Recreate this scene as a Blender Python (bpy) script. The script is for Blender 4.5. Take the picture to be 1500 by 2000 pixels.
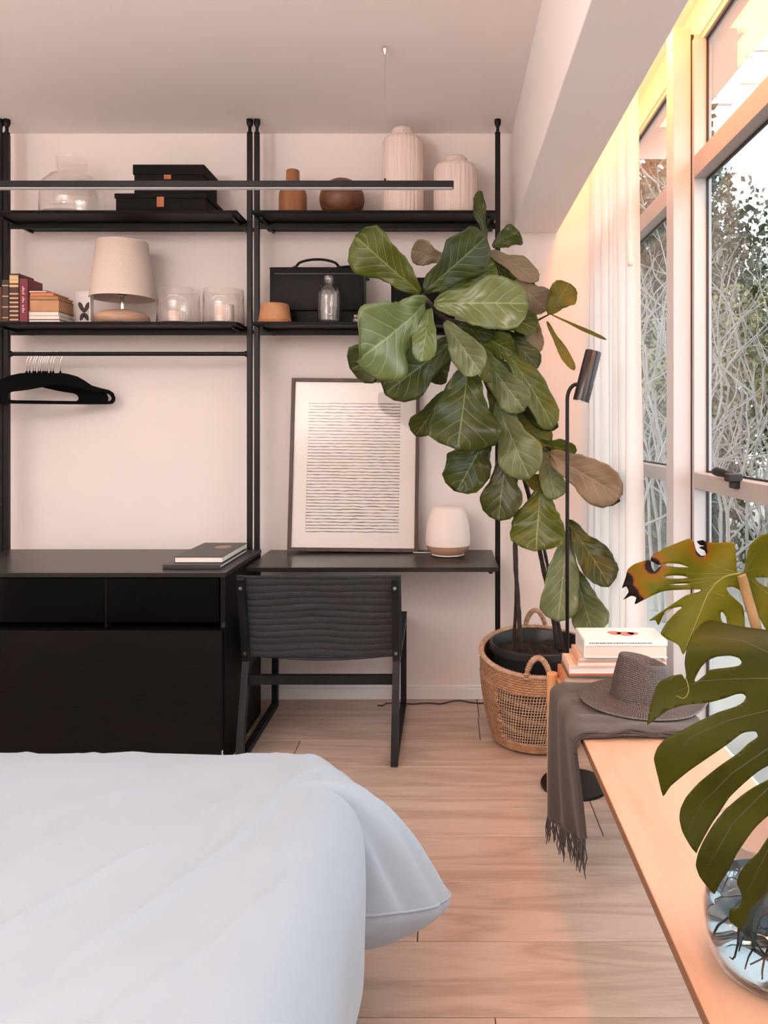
import bpy, bmesh, math, random
from mathutils import Vector, Matrix, noise
from mathutils.geometry import delaunay_2d_cdt
R = math.radians
PI = math.pi
random.seed(7)
for o in list(bpy.data.objects):
    bpy.data.objects.remove(o)
SC = bpy.context.scene
COL = SC.collection

# ------------------------------------------------------------------ camera
F = 1500.0                 # focal length in pixels of the 1500 x 2000 frame
VX, VY = 870.0, 838.0      # vanishing point of the room's depth direction
CH = 1.288                 # camera height
cam_d = bpy.data.cameras.new('camera')
cam_d.sensor_fit = 'HORIZONTAL'
cam_d.sensor_width = 36.0
cam_d.lens = 36.0 * F / 1500.0
cam_d.shift_x = -(VX - 750.0) / 1500.0
cam_d.shift_y = -(1000.0 - VY) / 1500.0
cam_d.clip_start = 0.02
cam_d.clip_end = 200
cam = bpy.data.objects.new('camera', cam_d)
cam.location = (0, 0, CH)
cam.rotation_euler = (R(90), 0, 0)
COL.objects.link(cam)
SC.camera = cam

# ------------------------------------------------------------------ light
SC.view_settings.view_transform = 'Standard'
SC.view_settings.look = 'None'
SC.view_settings.gamma = 1.0
SC.view_settings.use_curve_mapping = False
SC.view_settings.exposure = 0.88
SC.cycles.max_bounces = 12
SC.cycles.diffuse_bounces = 7
SC.cycles.transparent_max_bounces = 24
SC.cycles.caustics_reflective = False
SC.cycles.caustics_refractive = False
SC.cycles.sample_clamp_indirect = 6.0

world = bpy.data.worlds.new('overcast_sky')
SC.world = world
world.use_nodes = True
wn = world.node_tree
wbg = wn.nodes['Background']
wbg.inputs['Color'].default_value = (0.90, 0.955, 1.0, 1)
wbg.inputs['Strength'].default_value = 2.1

def area_light(name, loc, sx, sy, energy, color, rot=(0, 0, 0)):
    d = bpy.data.lights.new(name, 'AREA')
    d.shape = 'RECTANGLE'
    d.size, d.size_y = sx, sy
    d.energy = energy
    d.color = color
    o = bpy.data.objects.new(name, d)
    o.location = loc
    o.rotation_euler = rot
    COL.objects.link(o)
    return o
# warm strip hidden in the curtain recess above the beam
area_light('recess_strip_lamp', (0.64, 1.2, 2.685), 0.14, 4.7, 27, (1.0, 0.34, 0.085))
# fill added behind the camera to brighten the ceiling, plus the linear pendant in front of the shelves
area_light('ceiling_fill', (-1.7, -0.6, 1.85), 0.4, 0.4, 84, (1.0, 0.96, 0.93), (R(180), 0, 0))
area_light('pendant_lamp', (-1.28, 2.84, 2.172), 2.6, 0.02, 1.2, (1.0, 0.93, 0.88))

# ------------------------------------------------------------------ helpers
def P(px, py, Y):
    return Vector(((px - VX) * Y / F, Y, CH - (py - VY) * Y / F))
def wx(px, Y): return (px - VX) * Y / F
def wz(py, Y): return CH - (py - VY) * Y / F

ORG = {}
def setp(o, label=None, cat=None, group=None, kind=None):
    if label: o['label'] = label
    if cat: o['category'] = cat
    if group: o['group'] = group
    if kind: o['kind'] = kind
    return o

def thing(name, loc, label, cat, group=None):
    o = bpy.data.objects.new(name, None)
    o.empty_display_size = 0.05
    o.location = loc
    COL.objects.link(o)
    ORG[o.name] = Vector(loc)
    return setp(o, label, cat, group)

class MB:
    def __init__(s):
        s.v = []; s.f = []; s.uv = None
    def add(s, vs, fs):
        n = len(s.v)
        s.v += [Vector(v) for v in vs]
        s.f += [tuple(i + n for i in f) for f in fs]
        return s
    def addbm(s, bm):
        bm.verts.ensure_lookup_table()
        bm.verts.index_update()
        s.add([v.co.copy() for v in bm.verts], [[v.index for v in f.verts] for f in bm.faces])
        bm.free()
        return s
    def box(s, lo, hi, bev=0.0, seg=1, M=None):
        bm = bmesh.new()
        bmesh.ops.create_cube(bm, size=1)
        c = [(a + b) / 2 for a, b in zip(lo, hi)]
        d = [abs(b - a) for a, b in zip(lo, hi)]
        for v in bm.verts:
            v.co = Vector((v.co.x * d[0] + c[0], v.co.y * d[1] + c[1], v.co.z * d[2] + c[2]))
        if bev > 0:
            bev = min(bev, min(d) * 0.45)
            bmesh.ops.bevel(bm, geom=bm.edges[:], offset=bev, segments=seg, affect='EDGES', profile=0.5)
        if M:
            bmesh.ops.transform(bm, matrix=M, verts=bm.verts)
        return s.addbm(bm)
    def tube(s, path, rad, seg=8, caps=True, flat=1.0):
        path = [Vector(p) for p in path]
        n = len(path)
        if not isinstance(rad, (list, tuple)): rad = [rad] * n
        t0 = (path[1] - path[0]).normalized()
        up = Vector((0, 0, 1)) if abs(t0.z) < 0.9 else Vector((1, 0, 0))
        nrm = (up - t0 * up.dot(t0)).normalized()
        vs = []
        for i in range(n):
            if i == 0: t = path[1] - path[0]
            elif i == n - 1: t = path[-1] - path[-2]
            else: t = path[i + 1] - path[i - 1]
            t = t.normalized() if t.length > 1e-9 else t0
            nrm = nrm - t * nrm.dot(t)
            nrm = nrm.normalized()
            b = t.cross(nrm)
            for k in range(seg):
                a = 2 * PI * k / seg
                vs.append(path[i] + (nrm * math.cos(a) + b * math.sin(a) * flat) * rad[i])
        fs = []
        for i in range(n - 1):
            for k in range(seg):
                k2 = (k + 1) % seg
                fs.append((i * seg + k, i * seg + k2, (i + 1) * seg + k2, (i + 1) * seg + k))
        if caps:
            fs.append(tuple(reversed(range(seg))))
            fs.append(tuple((n - 1) * seg + k for k in range(seg)))
        return s.add(vs, fs)
    def bar(s, path, a, b, side=(1, 0, 0)):
        """rectangular section: a along `side`, b across it"""
        path = [Vector(p) for p in path]
        side = Vector(side).normalized()
        vs = []
        n = len(path)
        for i in range(n):
            if i == 0: t = path[1] - path[0]; k = 1
            elif i == n - 1: t = path[-1] - path[-2]; k = 1
            else:
                t1 = (path[i] - path[i - 1]).normalized(); t2 = (path[i + 1] - path[i]).normalized()
                t = t1 + t2; k = 1 / max(0.5, math.cos(t1.angle(t2) / 2))
            u = t.normalized().cross(side).normalized()
            for sa, sb in ((-1, -1), (1, -1), (1, 1), (-1, 1)):
                vs.append(path[i] + side * sa * a / 2 + u * sb * b / 2 * k)
        fs = []
        for i in range(n - 1):
            for k in range(4):
                k2 = (k + 1) % 4
                fs.append((i * 4 + k, i * 4 + k2, i * 4 + 4 + k2, i * 4 + 4 + k))
        fs.append((3, 2, 1, 0)); fs.append(tuple((n - 1) * 4 + k for k in range(4)))
        return s.add(vs, fs)
    def lathe(s, prof, c, seg=40, sy=1.0):
        vs = []; fs = []; rows = []
        for r, z in prof:
            if r < 1e-6:
                rows.append([len(vs)]); vs.append((c[0], c[1], z))
            else:
                rows.append(list(range(len(vs), len(vs) + seg)))
                for k in range(seg):
                    a = 2 * PI * k / seg
                    vs.append((c[0] + r * math.cos(a), c[1] + r * math.sin(a) * sy, z))
        for A, B in zip(rows[:-1], rows[1:]):
            for k in range(seg):
                k2 = (k + 1) % seg
                if len(A) == 1 and len(B) == 1: continue
                if len(A) == 1: fs.append((A[0], B[k2], B[k]))
                elif len(B) == 1: fs.append((A[k], A[k2], B[0]))
                else: fs.append((A[k], A[k2], B[k2], B[k]))
        return s.add(vs, fs)
    def grid(s, fn, nu, nv, closed_u=False):
        vs = []; uvs = []
        for j in range(nv + 1):
            for i in range(nu + (0 if closed_u else 1)):
                u, v = i / nu, j / nv
                vs.append(fn(u, v)); uvs.append((u, v))
        W = nu + (0 if closed_u else 1)
        fs = []
        for j in range(nv):
            for i in range(nu):
                i2 = (i + 1) % W
                fs.append((j * W + i, j * W + i2, (j + 1) * W + i2, (j + 1) * W + i))
        s.add(vs, fs)
        s.uv = uvs if len(s.v) == len(vs) else None
        return s
    def prism(s, pts, z0, z1, M=None):
        """pts: list of 2D, extruded along z, then transformed"""
        n = len(pts)
        vs = [Vector((p[0], p[1], z0)) for p in pts] + [Vector((p[0], p[1], z1)) for p in pts]
        fs = [tuple(reversed(range(n))), tuple(range(n, 2 * n))]
        for i in range(n):
            j = (i + 1) % n
            fs.append((i, j, n + j, n + i))
        if M: vs = [M @ v for v in vs]
        return s.add(vs, fs)
    def build(s, name, mat, parent=None, smooth=False, loc=None, sol=0.0, off=0.0, sub=0, angle=None):
        me = bpy.data.meshes.new(name)
        if parent is not None: org = ORG[parent.name]
        elif loc is not None: org = Vector(loc)
        else: org = Vector((0, 0, 0))
        me.from_pydata([v - org for v in s.v], [], s.f)
        if s.uv:
            ul = me.uv_layers.new(name='UVMap')
            for l in me.loops:
                ul.data[l.index].uv = s.uv[l.vertex_index]
        me.validate()
        if sol == 0.0 and sub == 0:
            bm = bmesh.new(); bm.from_mesh(me)
            bmesh.ops.recalc_face_normals(bm, faces=bm.faces)
            bm.to_mesh(me); bm.free()
        me.update()
        if smooth:
            me.polygons.foreach_set('use_smooth', [True] * len(me.polygons))
            if angle: me.set_sharp_from_angle(angle=R(angle))
        me.materials.append(mat)
        o = bpy.data.objects.new(name, me)
        COL.objects.link(o)
        if parent is not None: o.parent = parent
        else: o.location = org
        ORG[o.name] = org
        if sub:
            m = o.modifiers.new('smooth', 'SUBSURF'); m.levels = sub; m.render_levels = sub
        if sol:
            m = o.modifiers.new('thick', 'SOLIDIFY'); m.thickness = sol; m.offset = off
        return o

def kids(o):
    return [c for c in bpy.data.objects if c.parent == o]
def copy_tree(o, parent=None):
    c = o.copy()
    COL.objects.link(c)
    ORG[c.name] = ORG[o.name]
    if parent is not None: c.parent = parent
    for ch in kids(o):
        copy_tree(ch, c)
    return c

# ------------------------------------------------------------------ materials
def M(name, col, rough=0.5, metal=0.0, spec=0.5, var=0.0, vscale=8.0, stretch=(1, 1, 1), bump=0.0, bscale=40.0, bstretch=(1, 1, 1),
      col2=None, sheen=0.0, trans=0.0, emit=None, coat=0.0, sub=0.0):
    m = bpy.data.materials.new(name)
    m.use_nodes = True
    nt = m.node_tree
    b = nt.nodes['Principled BSDF']
    c4 = (*col, 1)
    b.inputs['Base Color'].default_value = c4
    b.inputs['Roughness'].default_value = rough
    b.inputs['Metallic'].default_value = metal
    b.inputs['Specular IOR Level'].default_value = spec
    if sheen: b.inputs['Sheen Weight'].default_value = sheen
    if trans: b.inputs['Transmission Weight'].default_value = trans
    if coat: b.inputs['Coat Weight'].default_value = coat
    if emit:
        b.inputs['Emission Color'].default_value = (*emit[0], 1)
        b.inputs['Emission Strength'].default_value = emit[1]
    def coords(st):
        tc = nt.nodes.new('ShaderNodeTexCoord')
        mp = nt.nodes.new('ShaderNodeMapping')
        mp.inputs['Scale'].default_value = st
        nt.links.new(tc.outputs['Object'], mp.inputs['Vector'])
        return mp.outputs['Vector']
    if var or col2:
        n = nt.nodes.new('ShaderNodeTexNoise')
        n.inputs['Scale'].default_value = vscale
        n.inputs['Detail'].default_value = 5
        nt.links.new(coords(stretch), n.inputs['Vector'])
        r = nt.nodes.new('ShaderNodeValToRGB')
        r.color_ramp.elements[0].position = 0.3
        r.color_ramp.elements[1].position = 0.7
        c2 = col2 if col2 else tuple(min(1, x * (1 + var)) for x in col)
        c1 = col if col2 else tuple(x * (1 - var) for x in col)
        r.color_ramp.elements[0].color = (*c1, 1)
        r.color_ramp.elements[1].color = (*c2, 1)
        nt.links.new(n.outputs['Fac'], r.inputs['Fac'])
        nt.links.new(r.outputs['Color'], b.inputs['Base Color'])
    if bump:
        n2 = nt.nodes.new('ShaderNodeTexNoise')
        n2.inputs['Scale'].default_value = bscale
        n2.inputs['Detail'].default_value = 4
        nt.links.new(coords(bstretch), n2.inputs['Vector'])
        bp = nt.nodes.new('ShaderNodeBump')
        bp.inputs['Strength'].default_value = bump
        bp.inputs['Distance'].default_value = 0.01
        nt.links.new(n2.outputs['Fac'], bp.inputs['Height'])
        nt.links.new(bp.outputs['Normal'], b.inputs['Normal'])
    return m

def wood(name, c1, c2, axis='X', scale=6.0, rough=0.4, rings=9.0, dist=3.0, bump=0.08, rnd=True):
    m = bpy.data.materials.new(name)
    m.use_nodes = True
    nt = m.node_tree
    b = nt.nodes['Principled BSDF']
    b.inputs['Roughness'].default_value = rough
    tc = nt.nodes.new('ShaderNodeTexCoord')
    mp = nt.nodes.new('ShaderNodeMapping')
    st = {'X': (0.12, 1, 1), 'Y': (1, 0.12, 1), 'Z': (1, 1, 0.12)}[axis]
    mp.inputs['Scale'].default_value = st
    nt.links.new(tc.outputs['Object'], mp.inputs['Vector'])
    if rnd:
        oi = nt.nodes.new('ShaderNodeObjectInfo')
        mul = nt.nodes.new('ShaderNodeMath'); mul.operation = 'MULTIPLY'; mul.inputs[1].default_value = 37.0
        nt.links.new(oi.outputs['Random'], mul.inputs[0])
        cmb = nt.nodes.new('ShaderNodeCombineXYZ')
        for k in range(3): nt.links.new(mul.outputs[0], cmb.inputs[k])
        nt.links.new(cmb.outputs[0], mp.inputs['Location'])
    n = nt.nodes.new('ShaderNodeTexNoise')
    n.inputs['Scale'].default_value = scale
    n.inputs['Detail'].default_value = 6
    n.inputs['Distortion'].default_value = 0.6
    nt.links.new(mp.outputs[0], n.inputs['Vector'])
    w = nt.nodes.new('ShaderNodeMath'); w.operation = 'MULTIPLY'; w.inputs[1].default_value = rings
    nt.links.new(n.outputs['Fac'], w.inputs[0])
    fr = nt.nodes.new('ShaderNodeMath'); fr.operation = 'PINGPONG'; fr.inputs[1].default_value = 1.0
    nt.links.new(w.outputs[0], fr.inputs[0])
    n2 = nt.nodes.new('ShaderNodeTexNoise')
    n2.inputs['Scale'].default_value = scale * 14
    n2.inputs['Detail'].default_value = 3
    nt.links.new(mp.outputs[0], n2.inputs['Vector'])
    mx = nt.nodes.new('ShaderNodeMix'); mx.data_type = 'FLOAT'
    mx.inputs['Factor'].default_value = 0.45
    nt.links.new(fr.outputs[0], mx.inputs['A']); nt.links.new(n2.outputs['Fac'], mx.inputs['B'])
    r = nt.nodes.new('ShaderNodeValToRGB')
    r.color_ramp.elements[0].position = 0.12; r.color_ramp.elements[1].position = 0.72
    r.color_ramp.elements[0].color = (*c1, 1); r.color_ramp.elements[1].color = (*c2, 1)
    nt.links.new(mx.outputs['Result'], r.inputs['Fac'])
    nt.links.new(r.outputs[0], b.inputs['Base Color'])
    bp = nt.nodes.new('ShaderNodeBump'); bp.inputs['Strength'].default_value = bump; bp.inputs['Distance'].default_value = 0.004
    nt.links.new(mx.outputs['Result'], bp.inputs['Height'])
    nt.links.new(bp.outputs[0], b.inputs['Normal'])
    return m

def glass(name, tint=(1, 1, 1), refl=1.0, rough=0.0):
    """thin clear pane: light passes, the surface reflects by Fresnel"""
    m = bpy.data.materials.new(name)
    m.use_nodes = True
    nt = m.node_tree
    nt.nodes.remove(nt.nodes['Principled BSDF'])
    out = nt.nodes['Material Output']
    t = nt.nodes.new('ShaderNodeBsdfTransparent'); t.inputs[0].default_value = (*tint, 1)
    g = nt.nodes.new('ShaderNodeBsdfGlossy'); g.inputs['Roughness'].default_value = rough
    g.inputs['Color'].default_value = (1, 1, 1, 1)
    # Schlick reflectance, the same from both sides of the pane
    ge = nt.nodes.new('ShaderNodeNewGeometry')
    dp = nt.nodes.new('ShaderNodeVectorMath'); dp.operation = 'DOT_PRODUCT'
    nt.links.new(ge.outputs['Incoming'], dp.inputs[0]); nt.links.new(ge.outputs['Normal'], dp.inputs[1])
    def mth(op, a, b=None):
        n = nt.nodes.new('ShaderNodeMath'); n.operation = op; n.use_clamp = True
        for k, x in enumerate((a, b)):
            if x is None: continue
            if isinstance(x, (int, float)): n.inputs[k].default_value = x
            else: nt.links.new(x, n.inputs[k])
        return n
    ab = nt.nodes.new('ShaderNodeMath'); ab.operation = 'ABSOLUTE'; nt.links.new(dp.outputs['Value'], ab.inputs[0])
    pw = mth('POWER', mth('SUBTRACT', 1.0, ab.outputs[0]).outputs[0], 5.0)
    sc_ = mth('MULTIPLY', pw.outputs[0], 0.96)
    ad = mth('ADD', sc_.outputs[0], 0.04)
    ml = mth('MULTIPLY', ad.outputs[0], refl)
    mx = nt.nodes.new('ShaderNodeMixShader')
    nt.links.new(ml.outputs[0], mx.inputs[0]); nt.links.new(t.outputs[0], mx.inputs[1]); nt.links.new(g.outputs[0], mx.inputs[2])
    nt.links.new(mx.outputs[0], out.inputs['Surface'])
    return m

def leafmat(name, c1, c2, vein, rough=0.35, nv=7.0, translucent=0.25, spec=.45):
    """UV: u along the leaf, v across (0.5 = midrib)"""
    m = bpy.data.materials.new(name)
    m.use_nodes = True
    nt = m.node_tree
    b = nt.nodes['Principled BSDF']
    out = nt.nodes['Material Output']
    b.inputs['Roughness'].default_value = rough
    b.inputs['Specular IOR Level'].default_value = spec
    def math_(op, a, c=None, clamp=False):
        n = nt.nodes.new('ShaderNodeMath'); n.operation = op; n.use_clamp = clamp
        for k, x in enumerate((a, c)):
            if x is None: continue
            if isinstance(x, (int, float)): n.inputs[k].default_value = x
            else: nt.links.new(x, n.inputs[k])
        return n.outputs[0]
    uvn = nt.nodes.new('ShaderNodeUVMap')
    sp = nt.nodes.new('ShaderNodeSeparateXYZ'); nt.links.new(uvn.outputs[0], sp.inputs[0])
    U, V = sp.outputs[0], sp.outputs[1]
    av = math_('ABSOLUTE', math_('SUBTRACT', V, 0.5))
    mid = math_('LESS_THAN', av, 0.014)
    ph = math_('MULTIPLY', math_('SUBTRACT', U, math_('MULTIPLY', av, 0.62)), nv)
    fr = math_('ABSOLUTE', math_('SUBTRACT', math_('FRACT', ph), 0.5))
    lat = math_('LESS_THAN', fr, math_('MAXIMUM', math_('SUBTRACT', 0.042, math_('MULTIPLY', av, 0.065)), 0.0))
    vn = math_('MAXIMUM', mid, lat)
    tc = nt.nodes.new('ShaderNodeTexCoord')
    n = nt.nodes.new('ShaderNodeTexNoise'); n.inputs['Scale'].default_value = 14; n.inputs['Detail'].default_value = 4
    nt.links.new(tc.outputs['Object'], n.inputs['Vector'])
    r = nt.nodes.new('ShaderNodeValToRGB')
    r.color_ramp.elements[0].position = 0.3; r.color_ramp.elements[1].position = 0.7
    r.color_ramp.elements[0].color = (*c1, 1); r.color_ramp.elements[1].color = (*c2, 1)
    nt.links.new(n.outputs['Fac'], r.inputs['Fac'])
    mx = nt.nodes.new('ShaderNodeMix'); mx.data_type = 'RGBA'
    nt.links.new(math_('MULTIPLY', vn, 0.8), mx.inputs['Factor'])
    nt.links.new(r.outputs[0], mx.inputs['A']); mx.inputs['B'].default_value = (*vein, 1)
    nt.links.new(mx.outputs['Result'], b.inputs['Base Color'])
    # blistered relief between the veins
    h = math_('ADD', math_('MULTIPLY', math_('SMOOTH_MIN', fr, 0.3), 1.2), math_('MULTIPLY', n.outputs['Fac'], 0.6))
    h = math_('SUBTRACT', h, math_('MULTIPLY', mid, 0.3))
    bp = nt.nodes.new('ShaderNodeBump'); bp.inputs['Strength'].default_value = 0.35; bp.inputs['Distance'].default_value = 0.008
    nt.links.new(h, bp.inputs['Height']); nt.links.new(bp.outputs[0], b.inputs['Normal'])
    tr = nt.nodes.new('ShaderNodeBsdfTranslucent')
    tcol = nt.nodes.new('ShaderNodeMix'); tcol.data_type = 'RGBA'; tcol.inputs['Factor'].default_value = 0.5
    nt.links.new(mx.outputs['Result'], tcol.inputs['A']); tcol.inputs['B'].default_value = (0.28, 0.30, 0.02, 1)
    nt.links.new(tcol.outputs['Result'], tr.inputs['Color'])
    ms = nt.nodes.new('ShaderNodeMixShader'); ms.inputs[0].default_value = translucent
    nt.links.new(b.outputs[0], ms.inputs[1]); nt.links.new(tr.outputs[0], ms.inputs[2])
    nt.links.new(ms.outputs[0], out.inputs['Surface'])
    return m

def cloth_sheer(name, col, t):
    m = bpy.data.materials.new(name)
    m.use_nodes = True
    nt = m.node_tree
    nt.nodes.remove(nt.nodes['Principled BSDF'])
    out = nt.nodes['Material Output']
    d = nt.nodes.new('ShaderNodeBsdfDiffuse'); d.inputs[0].default_value = (*col, 1)
    tl = nt.nodes.new('ShaderNodeBsdfTranslucent'); tl.inputs[0].default_value = (*col, 1)
    tp = nt.nodes.new('ShaderNodeBsdfTransparent')
    a = nt.nodes.new('ShaderNodeMixShader'); a.inputs[0].default_value = 0.5
    nt.links.new(d.outputs[0], a.inputs[1]); nt.links.new(tl.outputs[0], a.inputs[2])
    b = nt.nodes.new('ShaderNodeMixShader'); b.inputs[0].default_value = t
    nt.links.new(a.outputs[0], b.inputs[1]); nt.links.new(tp.outputs[0], b.inputs[2])
    nt.links.new(b.outputs[0], out.inputs['Surface'])
    return m

m_wall = M('wall_paint', (0.83, 0.765, 0.735), 0.75, var=0.015, vscale=1.5, bump=0.03, bscale=60)
m_ceil = M('ceiling_paint', (0.88, 0.82, 0.795), 0.8, var=0.012, vscale=1.2)
m_beam = M('beam_paint', (0.82, 0.77, 0.745), 0.7)
m_white = M('white_gloss_paint', (0.82, 0.81, 0.80), 0.35)
m_alu = M('pale_lacquered_metal', (0.50, 0.50, 0.51), 0.20, spec=0.6)
m_alu_grey = M('grey_lacquered_metal', (0.40, 0.375, 0.365), 0.3)
m_alu_mid = M('frame_metal_strip_lit', (0.36, 0.32, 0.30), 0.3)  # frame metal darkened and warmed in colour to carry the strip's orange light
m_gasket = M('black_rubber', (0.012, 0.013, 0.016), 0.5)
m_pane = glass('window_pane_glass', (0.97, 0.985, 0.98), 0.5)
m_glass = glass('clear_glass', (0.985, 0.98, 0.975), 1.8)
m_floor = wood('oak_floor_boards', (0.38, 0.265, 0.205), (0.53, 0.395, 0.32), 'X', 9.0, 0.42, rings=8, bump=0.05)
m_floor_sub = M('floor_joint_dark', (0.28, 0.2, 0.15), 0.8)
m_black_metal = M('black_powdercoat', (0.008, 0.007, 0.007), 0.42, spec=.25, bump=0.03, bscale=300)
m_black_wood = M('black_stained_wood', (0.0035, 0.003, 0.003), 0.5, spec=.16, var=0.4, vscale=10, stretch=(0.4, 8, 14), bump=0.12, bscale=20, bstretch=(1, 14, 30))
m_desk = M('black_brown_desk_top', (0.016, 0.012, 0.011), 0.32, spec=.35, var=0.3, vscale=8, stretch=(1, 10, 10))
m_black_gloss = M('black_gloss_panel', (0.002, 0.002, 0.002), 0.15, spec=.2)
m_oak = wood('beech_bench', (0.43, 0.235, 0.14), (0.58, 0.36, 0.25), 'Y', 4.0, 0.34, rings=6, bump=0.04)
m_oak_leg = wood('beech_leg', (0.55, 0.27, 0.11), (0.68, 0.38, 0.19), 'Z', 5.0, 0.4)
m_oak_edge = M('bench_edge_brown', (0.22, 0.10, 0.045), 0.5)
m_chair = wood('black_chair_wood', (0.004, 0.005, 0.006), (0.010, 0.011, 0.013), 'Z', 12, 0.45)
m_chair.node_tree.nodes['Principled BSDF'].inputs['Specular IOR Level'].default_value = .25
m_soil = M('potting_soil', (0.022, 0.012, 0.008), 0.95, var=0.7, vscale=60, bump=1.0, bscale=80)
m_pot = M('black_plastic_pot', (0.014, 0.016, 0.017), 0.4)
m_sea = M('seagrass', (0.30, 0.15, 0.075), 0.8, col2=(0.46, 0.27, 0.155), vscale=30, bump=0.3, bscale=120)
m_sea_pale = M('seagrass_pale', (0.42, 0.27, 0.18), 0.8, col2=(0.58, 0.42, 0.31), vscale=40)
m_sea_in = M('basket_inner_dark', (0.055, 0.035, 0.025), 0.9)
m_stem = M('fig_stem_bark', (0.03, 0.017, 0.013), 0.7, var=0.5, vscale=25, bump=0.4, bscale=60)
m_chrome = M('chrome', (0.75, 0.74, 0.73), 0.15, metal=1.0)

# ------------------------------------------------------------------ room shell
D = 3.67; ZC = 2.70; XL = -2.9; XG = 0.85; YB = -1.6
def struct(mb, name, mat, **k):
    return setp(mb.build(name, mat, **k), kind='structure')
struct(MB().box((XL - .1, D, -.1), (.872, D + .12, ZC + .1)), 'wall_back', m_wall)
struct(MB().box((XL - .12, YB, -.1), (XL, D, ZC + .1)), 'wall_left', m_wall)
struct(MB().box((XL - .1, YB - .12, -.1), (1.2, YB, ZC + .1)), 'wall_front', m_wall)
struct(MB().box((XL, YB, ZC), (1.05, D, ZC + .12)), 'ceiling', m_ceil)
struct(MB().box((0.318, YB, 2.225), (0.533, D, ZC), 0.002), 'trim_1', m_beam)      # dropped beam in front of the curtain recess
struct(MB().box((0.832, YB, 2.578), (1.05, D, ZC)), 'wall_right', m_wall)          # strip of wall above the windows
struct(MB().box((0.832, YB, -.1), (1.05, D, 0.10)), 'trim_2', m_white)              # low kerb under the glass
bb = MB().box((XL, D - .014, 0), (0.85, D, .052), .002).box((XL, D - .009, .052), (0.85, D, .066), .003)
struct(bb, 'baseboard_back', m_white)
fl = struct(MB().box((XL, YB, -.1), (0.85, D, -.012)), 'floor', m_floor_sub)
# oak boards run along X, one object each
PW = 0.2495
row = 0
rngf = random.Random(5)
joint = {0: [-1.9, -0.9, 0.15], 1: [-1.2, 0.145], 2: [-2.0, -0.6], 3: [-1.5], 4: [-1.3, 0.5], 5: [-.8], 6: [-1.6, -0.071], 7: [-2, -0.3]}
y1 = 2.93 + 3 * PW
while y1 > YB:
    y0 = y1 - PW
    a, b_ = max(YB, y0), min(D, y1)
    js = [XL] + joint.get(row, [-2.2 + rngf.random() * 1.2, 0.0 + rngf.random() * .5]) + [0.85]
    for xa, xb in zip(js[:-1], js[1:]):
        g = .0013
        MB().box((xa + g, a + g, -.012), (xb - g, b_ - g, 0), .0016).build('floor_board', m_floor, fl)
    y1 = y0; row += 1

# ------------------------------------------------------------------ windows
def window(n, ya, yb, handle=False):
    """full height window in the plane x = XG between ya and yb"""
    x0, x1 = 0.806, 0.862
    fr = MB()
    fr.box((0.836, ya, 2.556), (x1, yb, 2.578))
    fr.box((x0, ya, 0.10), (x1, yb, 0.15))
    fr.box((x0, ya, 0.15), (x1, ya + .022, 2.556))
    fr.box((x0, yb - .022, 0.15), (x1, yb, 2.556))
    w = struct(fr, 'window_%d' % n, m_alu)
    A, B = ya + .022, yb - .022
    for z0, z1, mt in ((2.10, 2.172, m_alu_mid), (1.096, 1.148, m_alu_grey)):
        MB().box((x0 - .002, A, z0), (x1, B, z1), .002).build('transom', mt, w)
    for z0, z1 in ((0.15, 1.096), (1.148, 2.10), (2.172, 2.556)):
        MB().box((XG, A, z0), (XG + .006, B, z1)).build('pane', m_pane, w)
        g = MB(); e = .006
        g.box((XG - .005, A, z0), (XG + .001, B, z0 + e)).box((XG - .005, A, z1 - e), (XG + .001, B, z1))
        g.box((XG - .005, A, z0), (XG + .001, A + e, z1)).box((XG - .005, B - e, z0), (XG + .001, B, z1))
        g.build('gasket', m_gasket, w)
    if handle:
        y = 2.11; hx = 0.80
        h = MB().box((hx - .028, y - .02, 1.143), (hx + .01, y + .02, 1.166), .003)
        h.box((hx - .016, y - .016, 1.125), (hx + .004, y + .016, 1.143), .002)
        ho = h.build('window_handle', m_gasket, w)
        MB().tube([(hx - .01, y + .01, 1.160), (hx - .014, y + .05, 1.163), (hx - .02, y + .10, 1.166), (hx - .022, y + .125, 1.164)],
                  [.009, .012, .014, .008], 10, flat=.7).build('lever', m_gasket, ho, smooth=True)
    return w
window(1, 2.59, 3.66)
window(2, 1.06, 2.51, True)
window(3, -.40, 0.98)
struct(MB().box((0.832, YB, .10), (1.05, -.48, 2.578)), 'wall_right_block', m_wall)  # unseen wall put in place of a window to cut daylight on the bed
for i, (a, b_) in enumerate(((2.51, 2.59), (0.98, 1.06), (-.48, -.40))):
    mu = struct(MB().box((0.745, a, 0.0), (0.803, b_, 2.60), .002).box((0.812, a, 0.1), (0.862, b_, 2.578)), 'trim_%d' % (3 + i), m_alu)
    MB().box((0.8025, a + .0008, 0.1), (0.8125, b_ - .0008, 2.578)).build('gasket', m_gasket, mu)

# sheer curtain hanging in the recess
def curtain_fn(u, v):
    y = 3.64 - (.86 + .10 * v) * u
    z = 2.66 - 2.64 * v
    amp = .020 + .018 * v
    x = .69 + amp * math.sin(u * 2 * PI * 11 + 1.3 * math.sin(u * 9) + .5 * v) + .01 * math.sin(u * 23 + v * 2)
    return Vector((x, y + .012 * math.sin(u * 2 * PI * 11 * 2 + v), z))
m_sheer = cloth_sheer('sheer_voile', (0.86, 0.83, 0.81), 0.32)
cu = thing('sheer_curtain', (0.665, 3.12, 0), 'sheer white floor-length curtain gathered in the corner beside the window', 'curtain')
MB().grid(curtain_fn, 260, 30).build('fabric', m_sheer, cu, smooth=True)
MB().box((0.655, 2.68, 2.672), (0.675, 3.64, 2.70)).build('curtain_track', m_white, cu)
cord = MB().tube([(0.652, 2.70, 2.66), (0.650, 2.70, 2.2), (0.650, 2.702, 1.96)], .0025, 6)
cord.build('pull_cord', m_white, cu)
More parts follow.
